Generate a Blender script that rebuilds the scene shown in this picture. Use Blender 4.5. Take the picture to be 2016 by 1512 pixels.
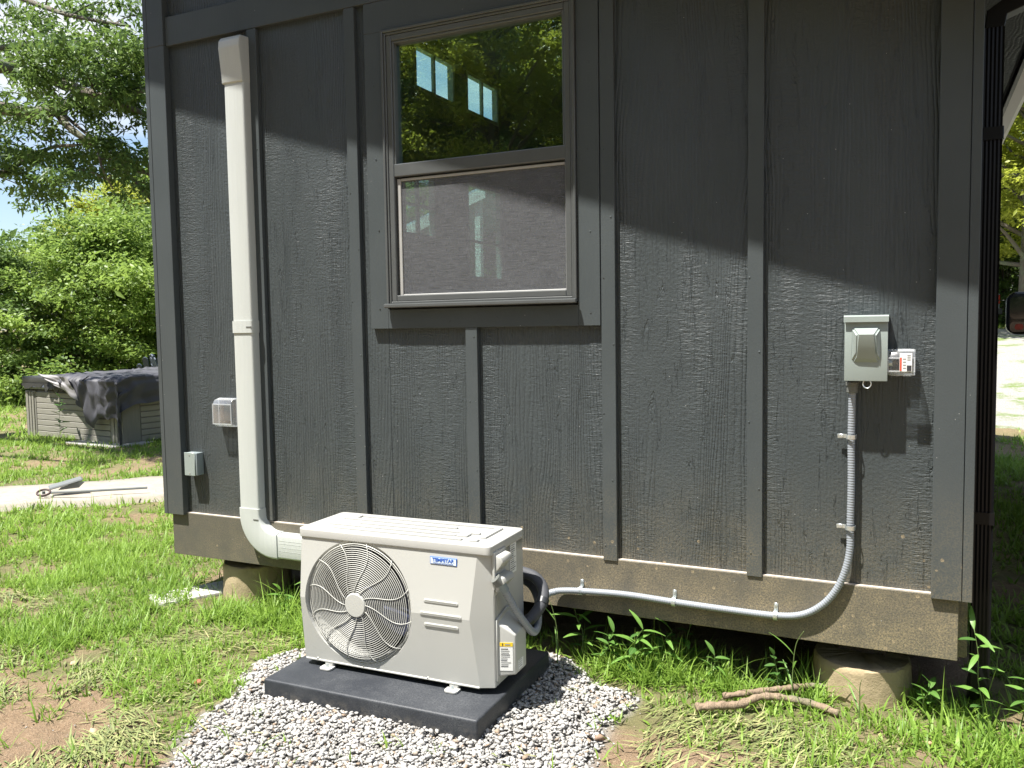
import bpy, bmesh, math, random
import numpy as np
from mathutils import Vector, Matrix
random.seed(7); rng = np.random.default_rng(7)
R = math.radians
for o in list(bpy.data.objects): bpy.data.objects.remove(o)
sc = bpy.context.scene; C = sc.collection

# ------------------------------------------------------------------ camera, sky, sun, exposure
def set_camera():
    yaw, pitch, roll = 0.445111655, 0.0690543873, -0.0160624649
    fw = Vector((-math.sin(yaw)*math.cos(pitch), math.cos(yaw)*math.cos(pitch), -math.sin(pitch)))
    r = Vector((math.cos(yaw), math.sin(yaw), 0)); u = r.cross(fw)
    r2 = math.cos(roll)*r + math.sin(roll)*u; u2 = -math.sin(roll)*r + math.cos(roll)*u
    cd = bpy.data.cameras.new('camera'); co = bpy.data.objects.new('camera', cd); C.objects.link(co)
    m = Matrix((r2, u2, -fw)).transposed().to_4x4(); m.translation = Vector((0, -3.45, 1.5))
    co.matrix_world = m
    cd.lens = 36*1665.966/2016; cd.sensor_width = 36; cd.clip_start = .05; cd.clip_end = 2000
    sc.camera = co
set_camera()
SUN = Vector((-.70, -1.0, 3.0)).normalized()
w = bpy.data.worlds.new('World'); sc.world = w; w.use_nodes = True
nt = w.node_tree; bg = nt.nodes['Background']; bg.inputs['Strength'].default_value = .072
sky = nt.nodes.new('ShaderNodeTexSky'); sky.sky_type = 'NISHITA'; sky.sun_disc = False
sky.sun_elevation = math.asin(SUN.z); sky.sun_rotation = math.atan2(SUN.x, SUN.y); sky.air_density = 1.0; sky.dust_density = .8
tc = nt.nodes.new('ShaderNodeTexCoord'); sx = nt.nodes.new('ShaderNodeSeparateXYZ')
nt.links.new(tc.outputs['Generated'], sx.inputs[0])
def wm(op, a, b=None):
    n = nt.nodes.new('ShaderNodeMath'); n.operation = op
    for i, v in enumerate((a, b)):
        if v is None: continue
        if isinstance(v, (int, float)): n.inputs[i].default_value = v
        else: nt.links.new(v, n.inputs[i])
    return n.outputs[0]
den = wm('ADD', wm('MAXIMUM', sx.outputs[2], 0.0), .22)
cx = nt.nodes.new('ShaderNodeCombineXYZ')
nt.links.new(wm('DIVIDE', sx.outputs[0], den), cx.inputs[0]); nt.links.new(wm('DIVIDE', sx.outputs[1], den), cx.inputs[1])
nz = nt.nodes.new('ShaderNodeTexNoise'); nz.inputs['Scale'].default_value = 1.5; nz.inputs['Detail'].default_value = 7; nz.inputs['Roughness'].default_value = .55
nt.links.new(cx.outputs[0], nz.inputs['Vector'])
cr = nt.nodes.new('ShaderNodeValToRGB'); cr.color_ramp.elements[0].position = .49; cr.color_ramp.elements[1].position = .66
nt.links.new(nz.outputs['Fac'], cr.inputs[0])
mx = nt.nodes.new('ShaderNodeMixRGB'); mx.inputs[2].default_value = (5.6, 5.8, 6.2, 1)
nt.links.new(cr.outputs[0], mx.inputs[0]); nt.links.new(sky.outputs[0], mx.inputs[1]); nt.links.new(mx.outputs[0], bg.inputs[0])
sd = bpy.data.lights.new('sun', 'SUN'); sd.energy = 5.0; sd.angle = R(.9); sd.color = (1, .965, .90)
so = bpy.data.objects.new('sun', sd); C.objects.link(so); so.rotation_euler = SUN.to_track_quat('Z', 'Y').to_euler()
sc.view_settings.view_transform = 'Standard'; sc.view_settings.look = 'None'; sc.view_settings.gamma = 1
sc.view_settings.exposure = 1.42
sc.render.engine = 'CYCLES'
sc.cycles.max_bounces = 8; sc.cycles.transparent_max_bounces = 24

# ------------------------------------------------------------------ materials
class NT:
    def __init__(s, name):
        s.m = bpy.data.materials.new(name); s.m.use_nodes = True; s.t = s.m.node_tree
        s.b = s.t.nodes['Principled BSDF']; s.out = s.t.nodes['Material Output']
        s.tc = None
    def n(s, typ, **kw):
        x = s.t.nodes.new(typ)
        for k, v in kw.items(): setattr(x, k, v)
        return x
    def put(s, sock, v):
        if v is None: return
        if isinstance(v, bpy.types.NodeSocket): s.t.links.new(v, sock)
        elif isinstance(v, (tuple, list)) and len(v) == 3 and sock.type == 'RGBA': sock.default_value = (*v, 1)
        else: sock.default_value = v
    def co(s, kind='Object'):
        if not s.tc: s.tc = s.n('ShaderNodeTexCoord')
        return s.tc.outputs[kind]
    def pos(s):
        return s.n('ShaderNodeNewGeometry').outputs['Position']
    def map(s, v, scale=(1, 1, 1), loc=(0, 0, 0)):
        x = s.n('ShaderNodeMapping'); s.put(x.inputs['Vector'], v); x.inputs['Scale'].default_value = scale; s.put(x.inputs['Location'], loc); return x.outputs[0]
    def noise(s, v, scale=5, det=4, rough=.5, dist=0):
        x = s.n('ShaderNodeTexNoise'); s.put(x.inputs['Vector'], v); x.inputs['Scale'].default_value = scale
        x.inputs['Detail'].default_value = det; x.inputs['Roughness'].default_value = rough; x.inputs['Distortion'].default_value = dist
        return x.outputs['Fac']
    def vor(s, v, scale=5, rand=1, out='Distance'):
        x = s.n('ShaderNodeTexVoronoi'); s.put(x.inputs['Vector'], v); x.inputs['Scale'].default_value = scale; x.inputs['Randomness'].default_value = rand
        return x.outputs[out]
    def math(s, op, a, b=0.0, c=None, clamp=False):
        x = s.n('ShaderNodeMath', operation=op); x.use_clamp = clamp
        s.put(x.inputs[0], a); s.put(x.inputs[1], b)
        if c is not None: s.put(x.inputs[2], c)
        return x.outputs[0]
    def ramp(s, v, a, b, c0=(0, 0, 0), c1=(1, 1, 1)):
        x = s.n('ShaderNodeMapRange'); s.put(x.inputs[0], v); x.inputs[1].default_value = a; x.inputs[2].default_value = b
        return x.outputs[0]
    def mix(s, f, a, b, mode='MIX'):
        x = s.n('ShaderNodeMixRGB', blend_type=mode); s.put(x.inputs[0], f); s.put(x.inputs[1], a); s.put(x.inputs[2], b); return x.outputs[0]
    def bump(s, h, strength=.3, dist=.01, normal=None):
        x = s.n('ShaderNodeBump'); s.put(x.inputs['Height'], h); x.inputs['Strength'].default_value = strength; x.inputs['Distance'].default_value = dist
        if normal is not None: s.put(x.inputs['Normal'], normal)
        return x.outputs[0]
    def xyz(s, v):
        x = s.n('ShaderNodeSeparateXYZ'); s.put(x.inputs[0], v); return x.outputs
    def set(s, **kw):
        for k, v in kw.items():
            s.put(s.b.inputs[{'col': 'Base Color', 'rough': 'Roughness', 'metal': 'Metallic', 'normal': 'Normal', 'spec': 'Specular IOR Level', 'alpha': 'Alpha'}[k]], v)
        return s.m

def simple(name, col, rough=.5, metal=0, var=.12, vs=8, bump=0, bs=60, spec=.5):
    t = NT(name); c = t.co()
    n = t.noise(c, vs, 5, .6)
    dark = tuple(x*(1-var*1.6) for x in col); lite = tuple(min(1, x*(1+var)) for x in col)
    t.set(col=t.mix(n, dark, lite), rough=t.math('ADD', t.math('MULTIPLY', n, .12), rough-.06), metal=metal, spec=spec)
    if bump: t.set(normal=t.bump(t.noise(c, bs, 4, .6), bump, .004))
    return t.m

def dirt_layer(t, base, zlo=.25, zhi=1.0, top=.6):
    """tan splash-back dust that rain threw on the foot of the wall, plus paint flecks"""
    p = t.pos(); z = t.xyz(p)[2]
    x = t.xyz(p)[0]
    fall = t.ramp(z, zhi, zlo)
    fall = t.math('POWER', fall, 1.5)
    xr = t.ramp(x, -4.0, -1.0)
    fall = t.math('MULTIPLY', fall, t.math('ADD', t.math('MULTIPLY', xr, 1.0), .35))
    n = t.noise(p, 7, 6, .7); n2 = t.noise(p, 160, 3, .7)
    d = t.math('MULTIPLY', fall, t.ramp(n, .25, .75))
    d = t.math('MULTIPLY', d, t.math('ADD', t.math('MULTIPLY', t.ramp(n2, .38, .62), 1.15), .12), clamp=True)
    c = t.mix(t.math('MULTIPLY', d, top, clamp=True), base, (.30, .24, .14))
    # splashed mud spots
    v = t.vor(p, 17); m = t.noise(p, 5, 2)
    sp = t.math('MULTIPLY', t.math('LESS_THAN', v, .115), t.math('GREATER_THAN', t.math('MULTIPLY', m, t.math('ADD', fall, .05)), .25))
    sp = t.math('MULTIPLY', sp, t.ramp(n2, .3, .6))
    c = t.mix(t.math('MULTIPLY', sp, .75), c, (.36, .28, .17))
    v2 = t.vor(t.map(p, (1, 1, 1), (3.1, 1.7, 5.3)), 21)
    fl = t.math('LESS_THAN', v2, .035); m2 = t.noise(p, 2.2, 1)
    fl = t.math('MULTIPLY', fl, t.math('GREATER_THAN', m2, .5))
    return t.mix(t.math('MULTIPLY', fl, .7), c, (.45, .44, .42))

def siding_mat():
    t = NT('dark_siding'); c = t.co()
    oi = t.n('ShaderNodeObjectInfo').outputs['Random']
    cmb = t.n('ShaderNodeCombineXYZ'); t.put(cmb.inputs[0], t.math('MULTIPLY', oi, 37.0)); t.put(cmb.inputs[2], t.math('MULTIPLY', oi, 91.0))
    v = t.n('ShaderNodeVectorMath', operation='ADD'); t.put(v.inputs[0], c); t.put(v.inputs[1], cmb.outputs[0]); v = v.outputs[0]
    big = t.noise(t.map(v, (2.2, 1, .33)), 1.6, 2, .5, .3)
    fine = t.noise(t.map(v, (14, 14, 1.7)), 3.0, 4, .6)
    phase = t.math('ADD', t.math('ADD', t.math('MULTIPLY', t.xyz(v)[0], 420.0), t.math('MULTIPLY', big, 95.0)), t.math('MULTIPLY', fine, 9.0))
    s = t.math('SINE', phase); s = t.math('MULTIPLY', t.math('ADD', s, 1.0), .5)
    s = t.math('POWER', s, .45)                       # wide ridges, narrow grooves
    gmask = t.ramp(t.noise(t.map(v, (4, 1, .5)), 1.3, 2), .40, .58)
    fib = t.noise(t.map(v, (120, 120, 4.5)), 1.0, 3, .6)
    rip = t.noise(t.map(v, (20, 20, 95)), 1.0, 3, .6, 1.2)       # horizontal saw ripple
    rmask = t.ramp(t.noise(t.map(v, (5, 1, .9), (9, 0, 4)), 1.1, 2), .42, .60)
    peb = t.noise(v, 75, 3, .6)
    crack = t.ramp(t.noise(t.map(v, (26, 26, 3.2), (5, 0, 1)), 1.0, 4, .7, 1.5), .60, .66)
    h = t.math('MULTIPLY', t.math('MULTIPLY', s, gmask), .95)
    h = t.math('ADD', h, t.math('MULTIPLY', t.math('MULTIPLY', rip, rmask), 1.5))
    h = t.math('ADD', h, t.math('MULTIPLY', fib, .8))
    h = t.math('ADD', h, t.math('MULTIPLY', peb, .9))
    h = t.math('SUBTRACT', h, t.math('MULTIPLY', crack, .9))
    col = t.mix(t.noise(v, 3, 4), (.036, .044, .0465), (.057, .067, .070))
    col = dirt_layer(t, col)
    t.set(col=col, rough=t.math('ADD', t.math('MULTIPLY', peb, .2), .38), normal=t.bump(h, .75, .0040), spec=.40)
    return t.m
def trim_mat():
    t = NT('dark_trim'); c = t.pos()
    f = t.noise(t.map(c, (60, 60, 9)), 1.5, 3); p = t.noise(c, 150, 3, .6)
    col = t.mix(t.noise(c, 4, 4), (.051, .060, .0625), (.068, .078, .081))
    col = dirt_layer(t, col)
    t.set(col=col, rough=.42, spec=.30, normal=t.bump(t.math('ADD', f, t.math('MULTIPLY', p, .8)), .22, .003)); return t.m
def skirt_mat():
    t = NT('dusty_skirt_board'); c = t.pos()
    p = t.noise(c, 150, 3, .6)
    base = t.mix(t.noise(c, 3, 5, .65), (.060, .058, .050), (.105, .098, .078))
    col = dirt_layer(t, base, .1, 1.1, 1.0)
    t.set(col=col, rough=.62, normal=t.bump(p, .3, .003)); return t.m
def ledge_mat():
    t = NT('dusty_ledge'); c = t.pos()
    t.set(col=t.mix(t.noise(c, 26, 5, .7), (.32, .28, .24), (.62, .54, .46)), rough=.85, normal=t.bump(t.noise(c, 120, 3), .4, .003)); return t.m
def glass_mat(name, refl=.16, tint=(.80, .95, .88), dust=0.0):
    t = NT(name); t.t.nodes.remove(t.b)
    tr = t.n('ShaderNodeBsdfTransparent'); tr.inputs[0].default_value = (*tint, 1)
    gl = t.n('ShaderNodeBsdfGlossy'); gl.inputs['Roughness'].default_value = .008; gl.inputs[0].default_value = (.9, 1, .95, 1)
    lw = t.n('ShaderNodeLayerWeight'); lw.inputs[0].default_value = .5
    f = t.math('ADD', t.math('MULTIPLY', t.math('POWER', lw.outputs['Facing'], 4.0), .8), refl*.5, clamp=True)
    mx = t.n('ShaderNodeMixShader'); t.put(mx.inputs[0], f); t.put(mx.inputs[1], tr.outputs[0]); t.put(mx.inputs[2], gl.outputs[0]); o = mx.outputs[0]
    if dust:
        df = t.n('ShaderNodeBsdfDiffuse'); df.inputs[0].default_value = (.6, .62, .58, 1)
        m2 = t.n('ShaderNodeMixShader'); t.put(m2.inputs[0], t.math('MULTIPLY', t.noise(t.co(), 6, 6, .7), dust)); t.put(m2.inputs[1], o); t.put(m2.inputs[2], df.outputs[0]); o = m2.outputs[0]
    t.put(t.out.inputs[0], o); return t.m
def screen_mat():
    t = NT('insect_screen'); t.t.nodes.remove(t.b); c = t.co()
    tr = t.n('ShaderNodeBsdfTransparent')
    df = t.n('ShaderNodeBsdfDiffuse'); df.inputs[0].default_value = (.138, .142, .15, 1)
    wx = t.noise(t.map(c, (12, 1, 420)), 1.0, 2, .6); wz = t.noise(t.map(c, (420, 1, 30)), 1.0, 2, .6)
    sm = t.noise(c, 5, 4)
    f = t.math('ADD', t.math('ADD', t.math('MULTIPLY', wx, .55), t.math('MULTIPLY', wz, .45)), t.math('MULTIPLY', sm, .10))
    f = t.ramp(f, .30, .80)
    m = t.n('ShaderNodeMixShader'); t.put(m.inputs[0], f); t.put(m.inputs[1], tr.outputs[0]); t.put(m.inputs[2], df.outputs[0]); t.put(t.out.inputs[0], m.outputs[0]); return t.m
def tint_mat(name, a, b, rough=.55, trans=.35, vein=0, attr='tint'):
    t = NT(name); at = t.n('ShaderNodeAttribute', attribute_name=attr).outputs['Fac']
    col = t.mix(at, a, b)
    n = t.noise(t.pos(), 3.0, 3); col = t.mix(t.math('MULTIPLY', n, .25), col, tuple(x*.6 for x in a))
    t.set(col=col, rough=rough, spec=.35)
    tl = t.n('ShaderNodeBsdfTranslucent'); t.put(tl.inputs[0], t.mix(.5, col, tuple(min(1, x*1.5) for x in b)))
    m = t.n('ShaderNodeMixShader'); m.inputs[0].default_value = trans
    t.put(m.inputs[1], t.b.outputs[0]); t.put(m.inputs[2], tl.outputs[0]); t.put(t.out.inputs[0], m.outputs[0]); return t.m
def ground_mat():
    t = NT('soil_and_thatch'); p = t.pos()
    d = t.n('ShaderNodeAttribute', attribute_name='dirt').outputs['Fac']
    n = t.noise(p, 1.6, 6, .65); n2 = t.noise(p, 22, 6, .7); n3 = t.noise(p, 130, 4, .7)
    dirt = t.mix(n2, (.145, .095, .054), (.34, .23, .138)); dirt = t.mix(t.ramp(n3, .5, .75), dirt, (.44, .33, .22))
    th = t.mix(n2, (.11, .105, .040), (.215, .195, .085)); th = t.mix(t.ramp(n, .52, .66), th, (.27, .19, .115))
    col = t.mix(t.math('ADD', d, t.math('MULTIPLY', t.math('SUBTRACT', n2, .5), .8), clamp=True), th, dirt)
    st = t.n('ShaderNodeAttribute', attribute_name='stone').outputs['Fac']; col = t.mix(st, col, t.mix(n3, (.20, .185, .165), (.40, .385, .36)))
    h = t.math('ADD', n2, t.math('MULTIPLY', n3, .5))
    t.set(col=col, rough=t.math('SUBTRACT', .95, t.math('MULTIPLY', t.ramp(n, .6, .8), .35)), normal=t.bump(h, 1.0, .03)); return t.m
def tint3(name, cols, rough=.8, bs=200):
    t = NT(name); at = t.n('ShaderNodeAttribute', attribute_name='tint').outputs['Fac']
    r = t.n('ShaderNodeValToRGB'); el = r.color_ramp.elements
    while len(el) < len(cols): el.new(.5)
    for i, (pz, c) in enumerate(cols): el[i].position = pz; el[i].color = (*c, 1)
    t.put(r.inputs[0], at); n = t.noise(t.pos(), bs, 3, .6)
    t.set(col=t.mix(t.math('MULTIPLY', n, .35), r.outputs[0], (.22, .19, .15)), rough=rough, normal=t.bump(n, .3, .003)); return t.m
def bark_mat(name, a, b, sc_=9):
    t = NT(name); c = t.co(); v = t.map(c, (3, 3, .6))
    n = t.noise(v, sc_, 6, .7, .5); l = t.noise(c, 3, 3)
    col = t.mix(n, a, b); col = t.mix(t.ramp(l, .5, .65), col, (.16, .18, .12))
    t.set(col=col, rough=.92, normal=t.bump(n, .8, .03)); return t.m
def concrete_mat(name, a, b, stain=(.2, .15, .09), sf=.5):
    t = NT(name); c = t.pos()
    n = t.noise(c, 6, 7, .7); f = t.noise(c, 90, 4, .7)
    col = t.mix(n, a, b); col = t.mix(t.math('MULTIPLY', t.ramp(t.noise(c, 11, 5, .7), .45, .7), sf), col, stain)
    t.set(col=col, rough=.9, normal=t.bump(t.math('ADD', f, n), .5, .006)); return t.m
def grain_plastic(name, a, b, sc_=(4, 4, 60), rough=.5):
    t = NT(name); c = t.co(); n = t.noise(t.map(c, sc_), 1.4, 4, .6)
    t.set(col=t.mix(n, a, b), rough=rough, normal=t.bump(n, .3, .004)); return t.m

M = {}
M['siding'] = siding_mat(); M['trim'] = trim_mat(); M['skirt'] = skirt_mat(); M['ledge'] = ledge_mat()
M['glass'] = glass_mat('window_glass', .30, (.84, .97, .92), dust=.012); M['pane_in'] = glass_mat('far_window_glass', .04, (.90, 1, 1))
M['screen'] = screen_mat()
M['vinyl'] = simple('grey_window_vinyl', (.085, .09, .09), .3, var=.1, bump=.05)
M['screenframe'] = simple('pale_screen_frame', (.34, .335, .32), .5, var=.12)
M['duct'] = grain_plastic('white_duct_plastic', (.42, .44, .42), (.48, .50, .48), (60, 60, 3), .38)
M['cond'] = simple('cream_painted_steel', (.425, .424, .398), .36, var=.03, vs=3, bump=.03, bs=240)
M['condlid'] = simple('cream_lid_steel', (.42, .417, .395), .36, var=.03, vs=3, bump=.03, bs=240)
M['guard'] = simple('cream_wire', (.50, .497, .46), .35, var=.03)
M['fan'] = simple('dark_blue_grey_fan', (.045, .05, .085), .3, var=.15)
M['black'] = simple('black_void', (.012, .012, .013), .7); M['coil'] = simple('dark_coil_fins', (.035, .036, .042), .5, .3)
M['shroud'] = simple('grey_shroud', (.40, .40, .37), .5, var=.05)
M['pad'] = simple('charcoal_pad_plastic', (.026, .029, .035), .48)
def pad_mat():
    t = NT('dusty_charcoal_plastic'); c = t.co(); n = t.noise(c, 4, 6, .7); f = t.noise(c, 170, 3, .7); z = t.xyz(c)[2]
    d = t.math('MULTIPLY', t.ramp(n, .42, .72), t.ramp(f, .35, .7))
    col = t.mix(t.math('MULTIPLY', d, .55), (.022, .025, .031), (.13, .135, .14))
    low = t.math('MULTIPLY', t.ramp(z, .055, -.01), t.ramp(t.noise(c, 30, 4, .7), .45, .65)); col = t.mix(t.math('MULTIPLY', low, .6), col, (.20, .18, .15))
    t.set(col=col, rough=t.math('ADD', .42, t.math('MULTIPLY', n, .25)), normal=t.bump(f, .35, .003)); return t.m
M['pad'] = pad_mat()
M['screw'] = simple('screw_metal', (.55, .54, .50), .3, .8)
M['boxgrey'] = simple('pale_grey_green_enamel', (.26, .30, .283), .33, var=.04, vs=4, bump=.03)
M['jbox'] = simple('blue_grey_plastic', (.20, .235, .245), .45, var=.06)
M['conduit'] = simple('grey_conduit_vinyl', (.24, .26, .285), .34, var=.06, vs=20)
M['fitting'] = simple('grey_fitting', (.13, .135, .125), .45, var=.08)
M['galv'] = simple('galvanised_strap', (.62, .66, .66), .3, .75, var=.15, vs=60)
M['foam'] = simple('black_pipe_foam', (.050, .052, .060), .68, var=.25, vs=20, bump=.3, bs=140)
M['tape'] = simple('black_tape', (.025, .027, .030), .4, var=.2)
M['concrete'] = concrete_mat('pier_concrete', (.26, .20, .115), (.46, .37, .23))
M['path'] = concrete_mat('pale_path_concrete', (.24, .22, .185), (.36, .33, .28), sf=.4)
M['white_slab'] = concrete_mat('white_slab_stone', (.32, .31, .285), (.50, .485, .455), sf=.25)
def drive_mat():
    t = NT('pale_gravel_drive'); p = t.pos(); n = t.noise(p, 1.1, 5, .7); f = t.noise(p, 38, 5, .8); v = t.vor(p, 34)
    col = t.mix(t.ramp(f, .3, .7), (.19, .18, .165), (.36, .345, .32)); col = t.mix(t.ramp(n, .50, .60), col, (.13, .18, .05))
    t.set(col=col, rough=.95, normal=t.bump(t.math('ADD', v, f), .8, .02)); return t.m
M['gravelroad'] = drive_mat()
M['ground'] = ground_mat()
M['grass'] = tint_mat('grass_blades', (.10, .195, .024), (.28, .42, .072), .5, .35)
M['clip'] = tint3('dry_clippings', [(0, (.08, .12, .022)), (.45, (.17, .21, .05)), (1, (.33, .31, .13))], .7)
M['weed'] = tint_mat('weed_leaves', (.055, .13, .022), (.14, .25, .05), .4, .3)
M['leafA'] = tint_mat('tree_leaves_dark', (.045, .095, .025), (.18, .27, .065), .45, .35)
M['leafB'] = tint_mat('tree_leaves_mid', (.085, .155, .03), (.28, .39, .085), .45, .4)
M['leafC'] = tint_mat('tree_leaves_yellow', (.16, .20, .022), (.42, .46, .07), .45, .45)
M['bark'] = bark_mat('grey_bark', (.06, .05, .04), (.22, .19, .15)); M['bark2'] = bark_mat('brown_bark', (.045, .035, .028), (.14, .11, .085))
M['stick'] = bark_mat('stick_bark', (.16, .11, .07), (.40, .30, .21), 14)
M['gravel'] = tint3('pale_crushed_stone', [(0, (.24, .165, .11)), (.12, (.32, .25, .185)), (.18, (.29, .28, .265)), (.6, (.37, .36, .345)), (1, (.45, .445, .435))], .85)
M['tub'] = grain_plastic('weathered_grey_tub_board', (.21, .20, .17), (.31, .295, .255), (3, 3, 40), .6)
M['tubtrim'] = grain_plastic('grey_tub_trim', (.16, .155, .135), (.25, .24, .21), (40, 40, 3), .6)
M['tublip'] = simple('blue_grey_acrylic', (.13, .15, .20), .25, var=.3)
M['vinylcov'] = simple('charcoal_cover_vinyl', (.045, .045, .045), .5, var=.3, bump=.3)
M['tarp'] = simple('charcoal_tarp', (.060, .060, .072), .6, var=.25, vs=5, bump=.15)
M['tarpin'] = simple('grey_tarp_lining', (.28, .27, .28), .6, var=.2, vs=5)
M['blueplastic'] = simple('blue_grey_plastic_boards', (.055, .075, .11), .5)
M['bluetag'] = simple('badge_blue', (.02, .10, .42), .4, var=.02); M['badge'] = simple('badge_silver', (.62, .70, .76), .35, var=.03)
M['white'] = simple('white_sticker', (.72, .72, .70), .5, var=.02); M['ink'] = simple('print_ink', (.04, .04, .045), .5); M['lightink'] = simple('print_grey_ink', (.28, .28, .27), .5)
M['yellow'] = simple('yellow_sticker', (.75, .52, .02), .5, var=.03); M['red'] = simple('red_print', (.55, .07, .03), .4, var=.05)
M['dspout'] = simple('black_downspout_paint', (.006, .006, .007), .4, var=.2, spec=.2)
M['roof'] = simple('dark_metal_roof', (.05, .05, .055), .4); M['fascialite'] = simple('pale_grey_gutter', (.48, .46, .46), .4, var=.06)
M['soffit'] = M['siding']
M['inwall'] = simple('interior_dark_paint', (.10, .11, .11), .7); M['inframe'] = simple('interior_pale_frame', (.30, .36, .33), .5)
M['infloor'] = simple('interior_floor', (.12, .09, .06), .5)
M['truckpaint'] = simple('dark_truck_paint', (.02, .022, .026), .22, var=.1); M['rubber'] = simple('black_rubber', (.02, .02, .02), .7)
M['mirrorblack'] = simple('black_mirror_shell', (.012, .012, .013), .2); M['chrome'] = simple('mirror_face', (.8, .8, .8), .03, 1, var=.0)
M['redlens'] = simple('red_lens', (.5, .03, .02), .2); M['tinted'] = simple('tinted_car_glass', (.01, .012, .014), .05)
M['metalroof'] = simple('pale_blue_metal_roof', (.42, .55, .62), .4); M['whitepaint'] = simple('white_paint', (.72, .74, .72), .5, var=.05)
M['wire'] = simple('cable_black', (.03, .03, .03), .5)
M['scoot'] = simple('scooter_grey', (.16, .17, .17), .4, var=.2); M['wheel'] = simple('scooter_wheel', (.06, .035, .03), .6)
def clear_mat():
    t = NT('clear_polycarbonate'); t.t.nodes.remove(t.b)
    tr = t.n('ShaderNodeBsdfTransparent'); tr.inputs[0].default_value = (.93, .94, .95, 1)
    gl = t.n('ShaderNodeBsdfGlossy'); gl.inputs['Roughness'].default_value = .12; gl.inputs[0].default_value = (1, 1, 1, 1)
    df = t.n('ShaderNodeBsdfDiffuse'); df.inputs[0].default_value = (.8, .82, .84, 1)
    lw = t.n('ShaderNodeLayerWeight'); lw.inputs[0].default_value = .35
    m = t.n('ShaderNodeMixShader'); t.put(m.inputs[0], t.math('ADD', t.math('MULTIPLY', lw.outputs['Facing'], .5), .03, clamp=True)); t.put(m.inputs[1], tr.outputs[0]); t.put(m.inputs[2], gl.outputs[0])
    m2 = t.n('ShaderNodeMixShader'); t.put(m2.inputs[0], t.math('ADD', t.math('MULTIPLY', lw.outputs['Facing'], .30), .02, clamp=True)); t.put(m2.inputs[1], m.outputs[0]); t.put(m2.inputs[2], df.outputs[0])
    t.put(t.out.inputs[0], m2.outputs[0]); return t.m
M['clear'] = clear_mat()

# ------------------------------------------------------------------ helpers
def tag(o, label=None, cat=None, group=None, kind=None):
    if label: o['label'] = label
    if cat: o['category'] = cat
    if group: o['group'] = group
    if kind: o['kind'] = kind
    return o
def thing(name, label, cat, loc=(0, 0, 0), rz=0, group=None):
    o = bpy.data.objects.new(name, None); o.empty_display_size = .1; C.objects.link(o); o.location = loc; o.rotation_euler = (0, 0, rz)
    return tag(o, label, cat, group)
def link(name, me, mat, parent=None, smooth=False):
    o = bpy.data.objects.new(name, me); C.objects.link(o)
    if mat and not me.materials: me.materials.append(mat)
    if parent: o.parent = parent
    if smooth: me.shade_smooth()
    return o
def np_mesh(name, V, F, tint=None, attr='tint'):
    """V (n,3), F: list of arrays each (k,m) of faces with m corners"""
    me = bpy.data.meshes.new(name); V = np.asarray(V, np.float32)
    F = [np.asarray(f, np.int32) for f in (F if isinstance(F, list) else [F]) if len(f)]
    loops = np.concatenate([f.ravel() for f in F]); tot = np.concatenate([np.full(len(f), f.shape[1], np.int32) for f in F])
    st = np.concatenate([[0], np.cumsum(tot)[:-1]]).astype(np.int32)
    me.vertices.add(len(V)); me.vertices.foreach_set('co', V.ravel())
    me.loops.add(len(loops)); me.loops.foreach_set('vertex_index', loops)
    me.polygons.add(len(tot)); me.polygons.foreach_set('loop_start', st)
    me.update(calc_edges=True)
    if tint is not None:
        a = me.attributes.new(attr, 'FLOAT', 'POINT'); a.data.foreach_set('value', np.asarray(tint, np.float32))
    return me
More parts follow.
